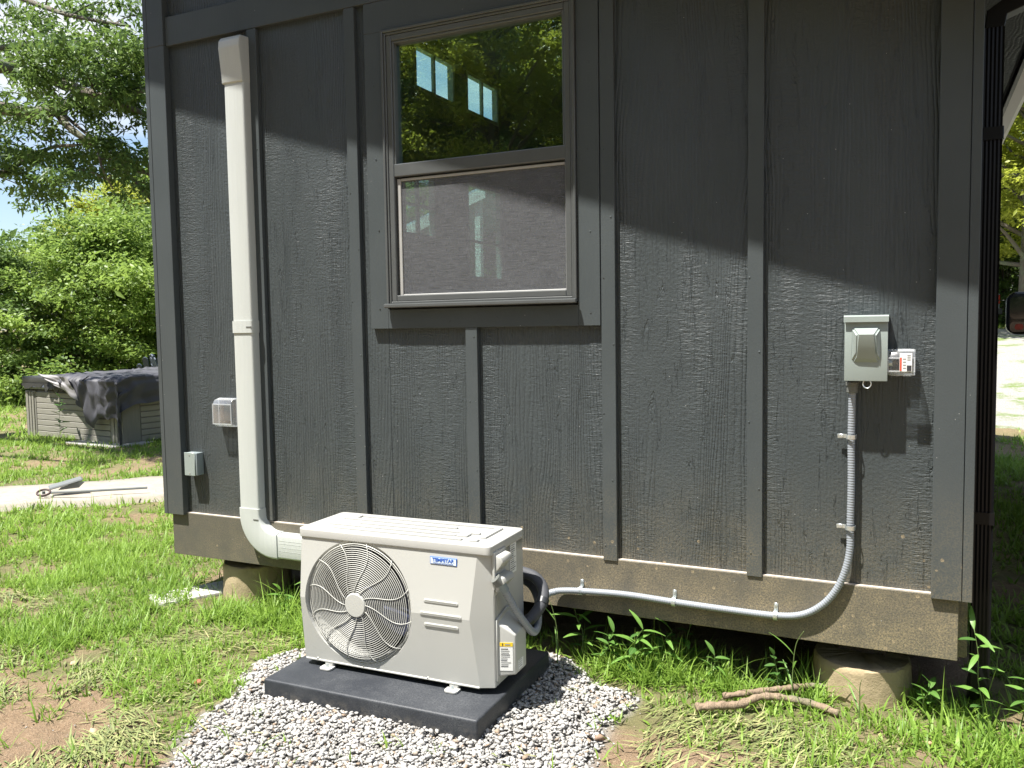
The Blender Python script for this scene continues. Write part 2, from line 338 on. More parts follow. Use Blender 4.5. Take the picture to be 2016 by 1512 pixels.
class B:
    """collects shapes into one mesh"""
    def __init__(s): s.bm = bmesh.new()
    def box(s, x0, x1, y0, y1, z0, z1, bev=0, seg=1):
        r = bmesh.ops.create_cube(s.bm, size=1); vs = r['verts']
        for v in vs:
            v.co = Vector(((x0+x1)/2+v.co.x*(x1-x0), (y0+y1)/2+v.co.y*(y1-y0), (z0+z1)/2+v.co.z*(z1-z0)))
        if bev:
            es = list({e for v in vs for e in v.link_edges})
            bmesh.ops.bevel(s.bm, geom=es, offset=bev, segments=seg, affect='EDGES', profile=.6)
        return s
    def prism(s, pts, y0, y1, axis='y', bev=0, seg=1):
        f = {'y': lambda a, b, t: (a, t, b), 'x': lambda a, b, t: (t, a, b), 'z': lambda a, b, t: (a, b, t)}[axis]
        A = [s.bm.verts.new(f(a, b, y0)) for a, b in pts]; D = [s.bm.verts.new(f(a, b, y1)) for a, b in pts]
        n = len(pts); fs = [s.bm.faces.new(A), s.bm.faces.new(D[::-1])]
        for i in range(n): fs.append(s.bm.faces.new((A[i], D[i], D[(i+1) % n], A[(i+1) % n])))
        bmesh.ops.recalc_face_normals(s.bm, faces=fs)
        if bev:
            es = list({e for v in A+D for e in v.link_edges}); bmesh.ops.bevel(s.bm, geom=es, offset=bev, segments=seg, affect='EDGES', profile=.6)
        return s
    def tube(s, pts, rad, n=8, cap=True, ribs=0):
        pts = [Vector(p) for p in pts]; m = len(pts)
        rad = rad if isinstance(rad, (list, tuple)) else [rad]*m
        T = []
        for i in range(m):
            d = pts[min(i+1, m-1)]-pts[max(i-1, 0)]; T.append(d.normalized() if d.length else Vector((0, 0, 1)))
        up = Vector((0, 0, 1)) if abs(T[0].z) < .9 else Vector((1, 0, 0)); N = T[0].cross(up).normalized(); rings = []
        for i in range(m):
            N = (N - T[i]*N.dot(T[i])).normalized(); Bn = T[i].cross(N)
            rings.append([s.bm.verts.new(pts[i]+(N*math.cos(2*math.pi*k/n)+Bn*math.sin(2*math.pi*k/n))*rad[i]) for k in range(n)])
        for i in range(m-1):
            for k in range(n): s.bm.faces.new((rings[i][k], rings[i][(k+1) % n], rings[i+1][(k+1) % n], rings[i+1][k]))
        if cap: s.bm.faces.new(rings[0][::-1]); s.bm.faces.new(rings[-1])
        return s
    def sweep(s, prof, frames, cap=True):
        """prof: list of (u,v); frames: list of (origin,U,V)"""
        rings = [[s.bm.verts.new(Vector(o)+Vector(U)*u+Vector(V)*v) for u, v in prof] for o, U, V in frames]; n = len(prof); fs = []
        for i in range(len(rings)-1):
            for k in range(n): fs.append(s.bm.faces.new((rings[i][k], rings[i][(k+1) % n], rings[i+1][(k+1) % n], rings[i+1][k])))
        if cap: fs += [s.bm.faces.new(rings[0][::-1]), s.bm.faces.new(rings[-1])]
        bmesh.ops.recalc_face_normals(s.bm, faces=fs); return s
    def lathe(s, prof, axis='z', c=(0, 0, 0), n=24):
        c = Vector(c); rings = []
        for r, h in prof:
            ring = []
            for k in range(n):
                a = 2*math.pi*k/n; ca, sa = r*math.cos(a), r*math.sin(a)
                p = {'z': (ca, sa, h), 'y': (ca, h, sa), 'x': (h, ca, sa)}[axis]
                ring.append(s.bm.verts.new(c+Vector(p)))
            rings.append(ring)
        fs = []
        for i in range(len(rings)-1):
            for k in range(n): fs.append(s.bm.faces.new((rings[i][k], rings[i][(k+1) % n], rings[i+1][(k+1) % n], rings[i+1][k])))
        fs += [s.bm.faces.new(rings[0][::-1]), s.bm.faces.new(rings[-1])]
        bmesh.ops.recalc_face_normals(s.bm, faces=fs); return s
    def done(s, name, mat, parent=None, smooth=False, ang=None):
        me = bpy.data.meshes.new(name); s.bm.to_mesh(me); s.bm.free()
        o = link(name, me, mat, parent)
        if smooth or ang:
            me.shade_smooth()
            if ang: me.set_sharp_from_angle(angle=R(ang))
        return o
def smooth_path(P, n=6):
    P = [Vector(p) for p in P]; Q = []
    for i in range(len(P)-1):
        p0, p1, p2, p3 = P[max(i-1, 0)], P[i], P[i+1], P[min(i+2, len(P)-1)]
        for k in range(n):
            t = k/n; Q.append(.5*((2*p1)+(p2-p0)*t+(2*p0-5*p1+4*p2-p3)*t*t+(3*p1-p0-3*p2+p3)*t**3))
    return Q+[P[-1]]
def rrect(w, h, r, n=3, ):
    pts = []
    for cx_, cy_, a0 in ((w/2-r, h/2-r, 0), (-w/2+r, h/2-r, 90), (-w/2+r, -h/2+r, 180), (w/2-r, -h/2+r, 270)):
        for k in range(n+1): a = R(a0+90*k/n); pts.append((cx_+r*math.cos(a), cy_+r*math.sin(a)))
    return pts
def text(name, body, size, loc, rot, mat, parent, ext=.0004, sx_=1, bold=0):
    cu = bpy.data.curves.new(name, 'FONT'); cu.body = body; cu.size = size; cu.extrude = ext; cu.align_x = 'CENTER'; cu.align_y = 'CENTER'; cu.offset = bold
    t = bpy.data.objects.new('tmp', cu); C.objects.link(t); dg = bpy.context.evaluated_depsgraph_get(); dg.update()
    me = bpy.data.meshes.new_from_object(t.evaluated_get(dg)); bpy.data.objects.remove(t); me.materials.clear()
    o = link(name, me, mat, parent); o.location = loc; o.rotation_euler = rot; o.scale = (sx_, 1, 1); return o
def copy_tree(o, parent=None):
    c = o.copy(); C.objects.link(c); c.parent = parent
    for ch in list(o.children): copy_tree(ch, c)
    return c
def vnoise(x, y, s=1.0, seed=0):
    """cheap smooth value noise in numpy, 0..1"""
    x = np.asarray(x)*s+seed*17.3; y = np.asarray(y)*s+seed*9.1
    xi = np.floor(x); yi = np.floor(y); fx = x-xi; fy = y-yi; fx = fx*fx*(3-2*fx); fy = fy*fy*(3-2*fy)
    def h(a, b): v = np.sin(a*127.1+b*311.7)*43758.5453; return v-np.floor(v)
    return (h(xi, yi)*(1-fx)+h(xi+1, yi)*fx)*(1-fy)+(h(xi, yi+1)*(1-fx)+h(xi+1, yi+1)*fx)*fy
def sst(a, b, x): t = np.clip((np.asarray(x)-a)/(b-a), 0, 1); return t*t*(3-2*t)

# ------------------------------------------------------------------ ground
def gz(x, y):
    x = np.asarray(x, float); y = np.asarray(y, float)
    z = (vnoise(x, y, 1.1, 1)-.5)*.05+(vnoise(x, y, 4.3, 2)-.5)*.022
    z = z*np.where(np.hypot(x+1.9, y+.5) < .75, .3, 1)
    z += sst(8.5, 22, y)*1.2*sst(-6, 0, x)
    far = np.hypot(x, y); z += sst(40, 160, far)*2.0
    return z
def dirtmask(x, y):
    x = np.asarray(x, float); y = np.asarray(y, float)
    w_ = (vnoise(x, y, 2.6, 4)-.5)*.9+(vnoise(x, y, 8, 5)-.5)*.35
    a = sst(.0, .26, -(y+.98+.10*(x+3)) + w_*.5)*sst(-1.9, -2.3, x)         # bottom left
    b = sst(.0, .22, -(y+.30)+w_*.45)*sst(-1.2, -.95, x)                     # front right
    u = sst(.15, .5, y)*sst(7.6, 7.2, y)*sst(-3.95, -3.7, x)*sst(.35, .15, x)      # under the house
    p = sst(.70, .80, vnoise(x, y, 1.7, 8))*.75
    return np.clip(np.maximum.reduce([a, b, u, p]), 0, 1)
def bedmask(x, y):
    # ragged outline of the heap: signed distance to a hull
    hull = [(-2.52, -.40), (-2.66, -.62), (-2.55, -.98), (-2.50, -1.25), (-2.2, -1.75), (-1.2, -1.75), (-1.02, -.95), (-.99, -.62), (-1.06, -.26), (-1.30, -.05), (-1.6, .0), (-2.3, -.08)]
    d = np.full(np.shape(x), -9.0)
    for (ax, ay), (bx_, by_) in zip(hull, hull[1:]+hull[:1]):
        l = math.hypot(bx_-ax, by_-ay); nx_, ny_ = -(by_-ay)/l, (bx_-ax)/l
        d = np.maximum(d, -((x-ax)*nx_+(y-ay)*ny_))
    d = d+(vnoise(x, y, 4.5, 12)-.5)*.16+(vnoise(x, y, 13, 13)-.5)*.06
    return np.clip(-d/.20+.22, 0, 1)
def build_ground():
    def axis(lo, hi, c0, c1, fine): 
        core = np.arange(c0, c1, fine); l = c0-np.geomspace(fine, c0-lo, 50)[::-1]; r = c1+np.geomspace(fine, hi-c1, 50); return np.concatenate([l, core, r])
    X = axis(-500, 500, -6, 2.5, .035); Y = axis(-300, 700, -2.6, 3, .035)
    gx, gy = np.meshgrid(X, Y); x = gx.ravel(); y = gy.ravel(); z = gz(x, y)
    fine = dirtmask(x, y); z = z+fine*((vnoise(x, y, 9, 6)-.5)*.026+(vnoise(x, y, 21, 7)-.5)*.020)
    # the crushed stone lies in a shallow hollow
    z -= .02*sst(.95, .7, np.hypot((x+1.75)/1.05, (y+.55)/.8))
    me_stone = np.clip(bedmask(x, y)*3, 0, 1)
    nx, ny = len(X), len(Y); i = np.arange(ny-1)[:, None]*nx+np.arange(nx-1)[None, :]; i = i.ravel()
    F = np.stack([i, i+1, i+nx+1, i+nx], 1)
    me = np_mesh('ground', np.stack([x, y, z], 1), F, fine, 'dirt'); at = me.attributes.new('stone', 'FLOAT', 'POINT'); at.data.foreach_set('value', me_stone.astype(np.float32)); tag(link('ground', me, M['ground'], smooth=True), kind='structure')
build_ground()

# gravel drive (follows the rising ground) and concrete path
def sheet(name, poly_fn, us, vs, dz, mat):
    V = []; us = [us[0], *us, us[-1]]; vs = [vs[0], *vs, vs[-1]]
    for j, v in enumerate(vs):
        for i, u in enumerate(us): x, y = poly_fn(u, v); V.append((x, y, float(gz(x, y))+(-.25 if j in (0, len(vs)-1) or i in (0, len(us)-1) else dz)))
    n = len(us); F = [(j*n+i, j*n+i+1, (j+1)*n+i+1, (j+1)*n+i) for j in range(len(vs)-1) for i in range(n-1)]
    me = np_mesh(name, V, np.array(F)); return tag(link(name, me, mat, smooth=True), kind='structure')
sheet('gravel_drive', lambda u, v: (u, 9.2+v*13.0+.35*math.sin(u*2.1)*(1-v)), np.linspace(-5, 40, 140), np.linspace(0, 1, 60), .03, M['gravelroad'])
def path_fn(u, v):
    a = Vector((-7.5, 1.25)); d = Vector((.735, .678)); n = Vector((-.678, .735)); p = a+d*u+n*(v-.5)*1.0; return p.x, p.y
pv = sheet('path', path_fn, np.linspace(-9, 7, 80), np.linspace(0, 1, 5), .05, M['path'])

# ------------------------------------------------------------------ house
def rz_(x): return 2.80-.312*x            # underside of the roof
house = thing('house', 'small dark grey board and batten house raised on round concrete piers', 'house', (0, 0, 0))
def wallpoly(x0, x1, z0, z1=None):
    return [(x0, z0), (x1, z0), (x1, z1 if z1 is not None else rz_(x1)), (x0, z1 if z1 is not None else rz_(x0))]
for (x0, x1, z0, z1) in [(-3.84, -3.07, .47, 3.10), (-3.84, -3.07, 3.10, None), (-3.07, -2.49, .47, 3.10), (-3.07, -2.49, 3.10, None), (-2.49, -2.30, .47, 3.10), (-2.30, -1.84, .47, 1.58), (-1.84, -1.17, .47, 1.58),
                         (-2.49, -1.17, 3.10, None), (-2.30, -1.30, 2.90, 3.10), (-1.30, -1.17, 1.58, 3.10), (-1.17, -.57, .47, None), (-.57, .185, .47, None)]:
    B().prism(wallpoly(x0+.001, x1-.001, z0, z1), 0, .014).done('siding_panel', M['siding'], house)
# battens (front face 24 mm proud)
for (x0, x1, z0, z1) in [(-3.105, -3.045, .492, 3.025), (-2.50, -2.44, .492, 3.025), (-1.208, -1.146, .478, 3.025), (-.600, -.540, .478, None), (-1.868, -1.808, .492, 1.494),
                         (-3.105, -3.045, 3.182, None), (-2.50, -2.44, 3.182, None)]:
    B().prism(wallpoly(x0, x1, z0, z1), -.024, -.0005, bev=.0015).done('batten', M['trim'], house)
B().prism([(-3.665, 3.027), (-1.15, 3.027), (-1.15, 3.15), (-1.2, 3.165), (-1.25, 3.178), (-3.665, 3.178)], -.026, -.0005, bev=.0015).done('frieze_board', M['trim'], house)
nail_me = None
def nails(pts, y):
    global nail_me
    for x, z in pts:
        if nail_me is None:
            o = B().lathe([(.0038, 0), (.0034, -.0012), (.001, -.0016)], 'y', (0, 0, 0), 8).done('nail_head', M['trim'], house); nail_me = o.data
        else: o = bpy.data.objects.new('nail_head', nail_me); C.objects.link(o); o.parent = house
        o.location = (x+random.uniform(-.006, .006), y, z+random.uniform(-.02, .02)); o.rotation_euler = (random.uniform(-.3, .3), 0, random.uniform(-.3, .3))
for xc, z0, z1 in ((-3.075, .56, 2.95), (-2.47, .56, 2.95), (-1.177, .56, 2.8), (-.57, .56, 2.8), (-1.838, .56, 1.44)):
    nails([(xc+(.018 if k % 2 else -.018), z0+(z1-z0)*k/max(1, int((z1-z0)/.26))) for k in range(int((z1-z0)/.26)+1)], -.0242)
nails([(-2.33, z) for z in (1.6, 1.95, 2.3, 2.65)]+[(-1.26, z) for z in (1.55, 1.9, 2.25, 2.6)]+[(x, 1.525) for x in (-2.2, -1.95, -1.7, -1.45)], -.0262)
# corner boards: front face and the edge of the side board
for (x0, x1, t, z0, z1) in [(-3.785, -3.668, .040, .474, 3.03), (-3.815, -3.787, .040, .474, 3.03), (-3.785, -3.668, .040, 3.031, None), (-3.815, -3.787, .040, 3.031, None), (.066, .166, .036, .472, None), (.168, .200, .038, .472, None)]:
    B().prism(wallpoly(x0, x1, z0, z1), -t, -.0005, bev=.002).done('corner_board', M['trim'], house)
B().box(-3.83, -3.79, 0, 7.4, .47, 3.9).done('side_wall', M['siding'], house) if False else None
# skirt
B().box(-3.775, .158, -.018, .02, .243, .484, .002).done('skirt_board', M['skirt'], house)
B().box(-3.775, .158, -.0165, -.0004, .4842, .4868).done('ledge_flashing', M['ledge'], house)
for x0, x1 in ((-3.81, -3.775), (.158, .19)): B().box(x0, x1, .03, 7.4, .243, .484).done('side_skirt', M['skirt'], house)
for x0, x1 in ((-3.76, -3.72), (.10, .14)): B().box(x0, x1, 1.3, 7.35, -.08, .248).done('crawl_light_block', M['black'], house)  # black boards added out of view to keep the crawl space dark
B().box(-3.775, .158, 7.36, 7.4, -.05, .484).done('rear_skirt', M['skirt'], house)  # unseen, carried down to the ground to shut light out underneath
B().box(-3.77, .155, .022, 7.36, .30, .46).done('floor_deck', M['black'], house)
for k in range(1, 8): B().box(-3.77, .155, .03+k*.9, .07+k*.9, .25, .298).done('floor_joist', M['bark2'], house)
# walls behind the siding
def wall_cells(axis, fixed, t, us, z0, ztop, openings, name):
    """wall in the plane axis=fixed with rectangular openings [(u0,u1,z0,z1)]"""
    ub = sorted({us[0], us[1], *[o[0] for o in openings], *[o[1] for o in openings]}); bm = B()
    zt = ztop if callable(ztop) else (lambda u: ztop)
    for a, b in zip(ub[:-1], ub[1:]):
        ops = sorted([(o[2], o[3]) for o in openings if o[0] <= a and o[1] >= b]); z = z0
        for o0, o1 in ops+[(None, None)]:
            if o0 is None: pts = [(a, z), (b, z), (b, zt(b)), (a, zt(a))]
            else: pts = [(a, z), (b, z), (b, o0), (a, o0)]
            if pts[2][1]-z > .001: bm.prism(pts, fixed, fixed+t, axis)
            if o0 is not None: z = o1
    return bm.done(name, M['inwall'], house)
wall_cells('y', .016, .09, (-3.79, .155), .47, lambda x: rz_(x)-.002, [(-2.27, -1.35, 1.62, 2.87)], 'front_wall')
wall_cells('y', 7.3, .1, (-3.79, .155), .47, lambda x: rz_(x)-.002, [], 'rear_wall')
side_op = [(2.72, 3.02, 3.50, 3.84), (3.05, 3.36, 3.50, 3.84), (3.62, 3.92, 3.50, 3.84), (3.95, 4.25, 3.50, 3.84),
           (2.51, 2.70, 2.53, 2.76), (2.51, 2.70, 2.31, 2.50), (2.74, 2.93, 2.53, 2.76), (2.74, 2.93, 2.31, 2.50), (3.66, 4.20, 2.0, 2.78)]
so_ = [(a-.0, b, c, d) for a, b, c, d in side_op]
wall_cells('x', -3.83, .04, (0.03, 7.4), .47, rz_(-3.80), [(2.70, 3.38, 3.48, 3.86), (3.60, 4.27, 3.48, 3.86), (2.45, 3.00, 2.26, 2.80), (3.58, 4.30, 1.95, 2.84)], 'left_wall')
wall_cells('x', .13, .06, (0.03, 7.4), .47, rz_(.19)-.002, [], 'right_wall')
B().box(-3.77, .13, .11, 7.3, .462, .475).done('floor', M['infloor'], house)
# side windows seen through the room
for (y0, y1, z0, z1, my, mz) in [(2.70, 3.38, 3.48, 3.86, [3.035], []), (3.60, 4.27, 3.48, 3.86, [3.935], []), (2.45, 3.00, 2.26, 2.80, [2.72], [2.515]), (3.58, 4.30, 1.95, 2.84, [], [2.30])]:
    b = B(); f = .03 if z0 > 3 else .022
    b.box(-3.84, -3.78, y0, y0+f, z0, z1).box(-3.84, -3.78, y1-f, y1, z0, z1).box(-3.84, -3.78, y0+f, y1-f, z0, z0+f).box(-3.84, -3.78, y0+f, y1-f, z1-f, z1)
    for m_ in my: b.box(-3.815, -3.785, m_-.012, m_+.012, z0+f, z1-f)
    for m_ in mz: b.box(-3.815, -3.77, y0+f, y1-f, m_-.01, m_+.01)
    sw = b.done('side_window', M['inframe'], house)
    B().box(-3.800, -3.796, y0+f, y1-f, z0+f, z1-f).done('pane', M['pane_in'], sw)
# front window
cas = B()
for (x0, x1, z0, z1) in [(-2.385, -2.285, 1.494, 2.885), (-1.312, -1.212, 1.494, 3.025), (-2.385, -1.3125, 2.8855, 3.025), (-2.2845, -1.3125, 1.494, 1.585)]:
    B().box(x0, x1, -.026 if x0 > -2.3 else -.025, .0, z0, z1, .0015).done('window_casing', M['trim'], house)
# window unit: stepped vinyl frame, two sashes
WX0, WX1, WZ0, WZ1 = -2.283, -1.314, 1.60, 2.884
def ring(b, x0, x1, z0, z1, w_, y0, y1, bev=.002):
    b.box(x0, x0+w_, y0, y1, z0, z1, bev); b.box(x1-w_, x1, y0, y1, z0, z1, bev)
    b.box(x0+w_+.0004, x1-w_-.0004, y0+.0004, y1, z0, z0+w_, bev); b.box(x0+w_+.0004, x1-w_-.0004, y0+.0004, y1, z1-w_, z1, bev); return b
wf = ring(B(), WX0, WX1, WZ0, WZ1, .012, -.040, .06)
ring(wf, WX0+.0125, WX1-.0125, WZ0+.0125, WZ1-.0125, .010, -.033, .06)
ring(wf, WX0+.023, WX1-.023, WZ0+.023, WZ1-.023, .028, -.028, .06, .003)
win = wf.done('window', M['vinyl'], house)
B().box(WX0-.004, WX1+.004, -.062, -.0405, 1.592, 1.612, .005, 2).done('window_sill', M['vinyl'], win)
us = ring(B(), WX0+.0515, WX1-.0515, 2.232, WZ1-.0515, .010, -.022, .035).done('upper_sash', M['vinyl'], win)
B().box(WX0+.046, WX1-.046, -.024, .03, 2.207, 2.268, .005, 2).done('meeting_rail', M['vinyl'], win)
B().box(WX0+.054, WX1-.054, .004, .008, 2.255, 2.828).done('window_pane', M['glass'], win)
B().box(WX0+.060, WX1-.060, .036, .040, 1.66, 2.215).done('window_pane', M['glass'], win)
ls = ring(B(), WX0+.0515, WX1-.0515, 1.6235, 2.2065, .014, .018, .05).done('lower_sash', M['vinyl'], win)
sf = B(); a0, a1, c0, c1 = WX0+.056, WX1-.052, 1.626, 2.200
sf.box(a0, a0+.020, -.010, .002, c0, c1, .002).box(a1-.006, a1, -.010, .002, c0, c1, .001).box(a0+.0205, a1-.0065, -.0105, .002, c0, c0+.030, .002).box(a0+.0205, a1-.0065, -.010, .002, c1-.012, c1, .002)
sf.done('screen_frame', M['screenframe'], win)
B().box(a0+.019, a1-.005, -.004, -.0036, c0+.028, c1-.011).done('insect_screen', M['screen'], win)
# roof with rake overhang in front and eave on the right
XE = .42; YF = -.45; XL = -4.25; YB = 7.85
def slab(name, x0, x1, y0, y1, dz0, dz1, mat):
    return B().prism([(x0, rz_(x0)+dz0), (x1, rz_(x1)+dz0), (x1, rz_(x1)+dz1), (x0, rz_(x0)+dz1)], y0, y1).done(name, mat, house)
slab('soffit', XL+.02, XE-.02, YF+.02, YB-.02, .002, .02, M['soffit'])
slab('roof', XL-.02, XE+.02, YF-.02, YB+.02, .16, .19, M['roof'])
slab('roof_deck', XL, XE-.002, YF+.025, YB-.025, .022, .158, M['black'])
slab('rake_board', XL, XE, YF, YF+.018, 0, .16, M['trim']); slab('rake_board', XL, XE, YB-.018, YB, 0, .16, M['trim'])
B().box(XE, XE+.02, YF, YB, rz_(XE)-.01, rz_(XE)+.15, .002).done('fascia', M['dspout'], house)
gp = [(XE+.021, 0), (XE+.085, 0), (XE+.115, .03), (XE+.12, .11), (XE+.112, .112), (XE+.105, .035), (XE+.08, .008), (XE+.028, .008), (XE+.028, .112), (XE+.021, .112)]
gp = [(x, z+rz_(XE)+.02) for x, z in gp]
B().prism(gp, YF, YB).done('gutter', M['fascialite'], house)
# downspout on the right-hand side
ds = thing('downspout', 'black fluted downspout running down the right corner of the house', 'downspout', (.232, .085, 0))
prof = []
for (ax, ay, bx_, by_) in ((-.028, -.04, .035, -.04), (.035, -.04, .035, .04), (.035, .04, -.028, .04), (-.028, .04, -.028, -.04)):
    for k in range(10):
        t = k/10; d = .0035 if k % 2 else 0; nx_, ny_ = (by_-ay), -(bx_-ax); l = math.hypot(nx_, ny_); prof.append((ax+(bx_-ax)*t-nx_/l*d, ay+(by_-ay)*t-ny_/l*d))
B().prism(prof, .20, 2.52, 'z').done('pipe', M['dspout'], ds)
for z in (.745, 2.13): B().prism(rrect(.072, .088, .004), z, z+.045, 'z').done('strap', M['dspout'], ds).location = (.0035, 0, 0)
B().sweep(rrect(.063, .08, .004), [((.0035, 0, 2.52), (1, 0, 0), (0, 1, 0)), ((.01, 0, 2.57), (1, 0, -.3), (0, 1, 0)), ((.10, 0, 2.62), (.5, 0, -1), (0, 1, 0)), ((.20, 0, 2.665), (.3, 0, -1), (0, 1, 0)), ((.235, 0, 2.69), (1, 0, -.3), (0, 1, 0))]).done('elbow', M['dspout'], ds)
B().sweep(rrect(.063, .08, .004), [((.0035, 0, .20), (1, 0, 0), (0, 1, 0)), ((.0035, 0, .14), (1, 0, 0), (0, 1, .5)), ((.0035, .16, .04), (1, 0, 0), (0, .4, 1))]).done('outlet', M['dspout'], ds)

# piers
def pier(loc, label):
    p = thing('concrete_pier', label, 'concrete pier', loc, 0, 'concrete piers under the front skirt of the house')
    prof = [(.190, -.12), (.189, -.04), (.188, -.01), (.187, .015), (.187, .04), (.186, .065), (.184, .09), (.184, .112), (.182, .128), (.175, .136), (.15, .139), (.02, .142)]
    b = B(); b.lathe(prof, n=72)
    for v in b.bm.verts:
        a = math.atan2(v.co.y, v.co.x); n_ = .5*(float(vnoise(a*3, v.co.z*12, 1.5, 3))-.5)+.7*(float(vnoise(a*11, v.co.z*70, 1.0, 9))-.5)*(1 if v.co.z > .06 else .4)
        v.co.x *= 1+n_*.03; v.co.y *= 1+n_*.03; v.co.z += n_*.012*(v.co.z > .1)
    b.done('pier', M['concrete'], p, ang=35)
    B().box(-.09, .09, .0, .13, .137, .245, .003).done('shim_block', M['bark2'], p)
    return p
pier((-.178, .185, .010), 'sunlit tan concrete pier under the right end of the skirt board')
pier((-3.37, .20, .06), 'shaded round concrete pier under the left end of the skirt, behind the bent duct')

# ------------------------------------------------------------------ line-set duct
du = thing('line_set_duct', 'white plastic line set duct running down the wall and bending behind the outdoor unit', 'pipe cover', (-3.157, 0, .37))
def dframes(pts, o=(3.157, 0, -.37)): return pts
def duct_prof(w_=.130, d=.072, r=.012): return [(u, v-d/2-.002) for u, v in rrect(w_, d, r, 3)]
def dsweep(name, frames, w_=.130, d=.072, mat='duct', ang=40):
    return B().sweep(duct_prof(w_, d), frames).done(name, M[mat], du, ang=ang)
def vf(z): return ((0, 0, z-.37), (1, 0, 0), (0, 1, 0))
dsweep('straight_cover', [vf(1.53), vf(2.79)])
dsweep('straight_cover', [vf(.50), vf(1.50)])
dsweep('coupling', [vf(1.484), vf(1.546)], .138, .077)
for zc in (1.515, 2.80, .505):
    B().box(.030, .064, -.081, -.077, zc-.004-.37, zc+.003-.37, .001).done('latch_slot', M['fitting'], du)
# hood at the top
hp = [(.0, 2.755), (-.080, 2.755), (-.083, 2.80), (-.098, 2.93), (-.094, 2.965), (-.078, 2.985), (0, 2.99)]
hp = [(y, z-.37) for y, z in hp]
B().prism(hp, -.072, .066, 'x', bev=.008, seg=3).done('end_hood', M['duct'], du, ang=40)
B().box(.0665, .082, -.012, -.001, 2.86-.37, 3.0-.37, .002).done('wall_flange', M['duct'], du)
# elbow
fr = [((.0, 0, .56-.37), (1, 0, 0), (0, 1, 0))]
for k in range(0, 13):
    a = R(180+90*k/12); cxx, czz, rr = .157, .16, .157
    fr.append(((cxx+rr*math.cos(a), 0, czz+rr*math.sin(a)), (-math.cos(a), 0, -math.sin(a)), (0, 1, 0)))
fr.append(((.180, 0, .003), (0, 0, 1), (0, 1, 0)))
dsweep('elbow', fr, .138, .077)
dsweep('straight_cover', [((.175, 0, .003), (0, 0, 1), (0, 1, 0)), ((.86, 0, .003), (0, 0, 1), (0, 1, 0))])
for zz in (-.02, .0, .02, .035): B().box(.19, .8, -.0746, -.0738, zz, zz+.0012).done('raised_rib', M['duct'], du)

# ------------------------------------------------------------------ clear outlet covers, junction box
M['edgeglint'] = (lambda t: (t.set(col=(.62, .64, .66), rough=.25, alpha=.38)))(NT('pale_edge_glint'))  # whitish colour stands in for the bright glint of plastic edges
def clear_cover(loc, label, w_=.10, h=.155, d=.07, inner=True, tilt=0):
    p = thing('outlet_cover', label, 'outlet cover', loc, 0, 'clear plastic outlet covers on the wall')
    B().box(-w_/2, w_/2, -.014, 0, -h/2, h/2, .004).done('base_frame', M['clear'], p)
    b = B(); pts = [(-.014, -h/2), (-d*.75, -h/2+.004), (-d, -h/2+.022), (-d, h/2-.035), (-d*.78, h/2-.008), (-.014, h/2)]
    b.prism(pts, -w_/2+.003, w_/2-.003, 'x', bev=.006, seg=2)
    b.done('clear_lid', M['clear'], p, ang=40)
    e_ = .006
    for yy in (-d*.97, -.016):
        rm = B()
        hh = h/2-(.028 if yy < -.03 else .002); h0 = -h/2+(.016 if yy < -.03 else .002)
        rm.box(-w_/2+.001, -w_/2+e_, yy-.002, yy+.002, h0, hh); rm.box(w_/2-e_, w_/2-.001, yy-.002, yy+.002, h0, hh)
        rm.box(-w_/2+e_, w_/2-e_, yy-.002, yy+.002, h0, h0+e_); rm.box(-w_/2+e_, w_/2-e_, yy-.002, yy+.002, hh-e_, hh)
        rm.done('edge_glint_ring', M['edgeglint'], p)  # added pale ring that paints the bright edges of the clear cover
    if inner: B().box(-.026, .026, -.020, -.0145, -.048, .048, .004).done('receptacle', M['trim'], p)
    else: B().box(-.036, .036, -.03, -.0145, -.05, .05, .004).done('receptacle', M['clear'], p)
    return p
clear_cover((-3.335, 0, 1.058), 'clear plastic outlet cover half hidden behind the white duct', .135, .155, .062, inner=True)
oc = clear_cover((-.045, -.012, 1.342), 'clear outlet cover with a white sticker, right of the grey switch box', .094, .098, .075, inner=False)
B().box(-.005, .036, -.0815, -.0775, -.030, .036).done('sticker', M['white'], oc)
B().box(-.004, .002, -.0822, -.0817, -.028, .020).done('red_print', M['red'], oc)
B().box(.019, .034, -.0822, -.0817, -.028, -.008).done('dark_print', M['ink'], oc)
for i, z in enumerate((.026, .018, .010)): B().box(.020, .031, -.0822, -.0817, z, z+.004).done('small_print', M['lightink'], oc)
for i in range(4): B().box(.006, .016, -.0822, -.0817, -.02+i*.011, -.016+i*.011).done('small_print', M['lightink'], oc)
jb = thing('junction_box', 'small blue-grey junction box low on the left of the wall', 'junction box', (-3.585, 0, .768))
B().box(-.042, .044, -.050, 0, -.062, .062, .004, 2).done('box', M['jbox'], jb, ang=40)
B().box(-.044, .034, -.0555, -.0505, -.064, .064, .002).done('cover_plate', M['boxgrey'], jb, ang=40)
for z in (-.05, .05): B().lathe([(.003, -.0575), (.0035, -.0556)], 'y', (-.005, 0, z), 10).done('screw', M['screw'], jb)

# ------------------------------------------------------------------ disconnect box
db = thing('disconnect_box', 'pale grey-green metal disconnect switch box on the right of the wall', 'electrical box', (-.163, 0, 1.395))
B().box(-.070, .070, -.085, 0, -.118, .105, .002).done('enclosure', M['boxgrey'], db)
fr_ = B(); fr_.box(-.0735, .0735, -.094, -.0855, -.120, .100, .003, 2); fr_.done('front_cover', M['boxgrey'], db, ang=40)
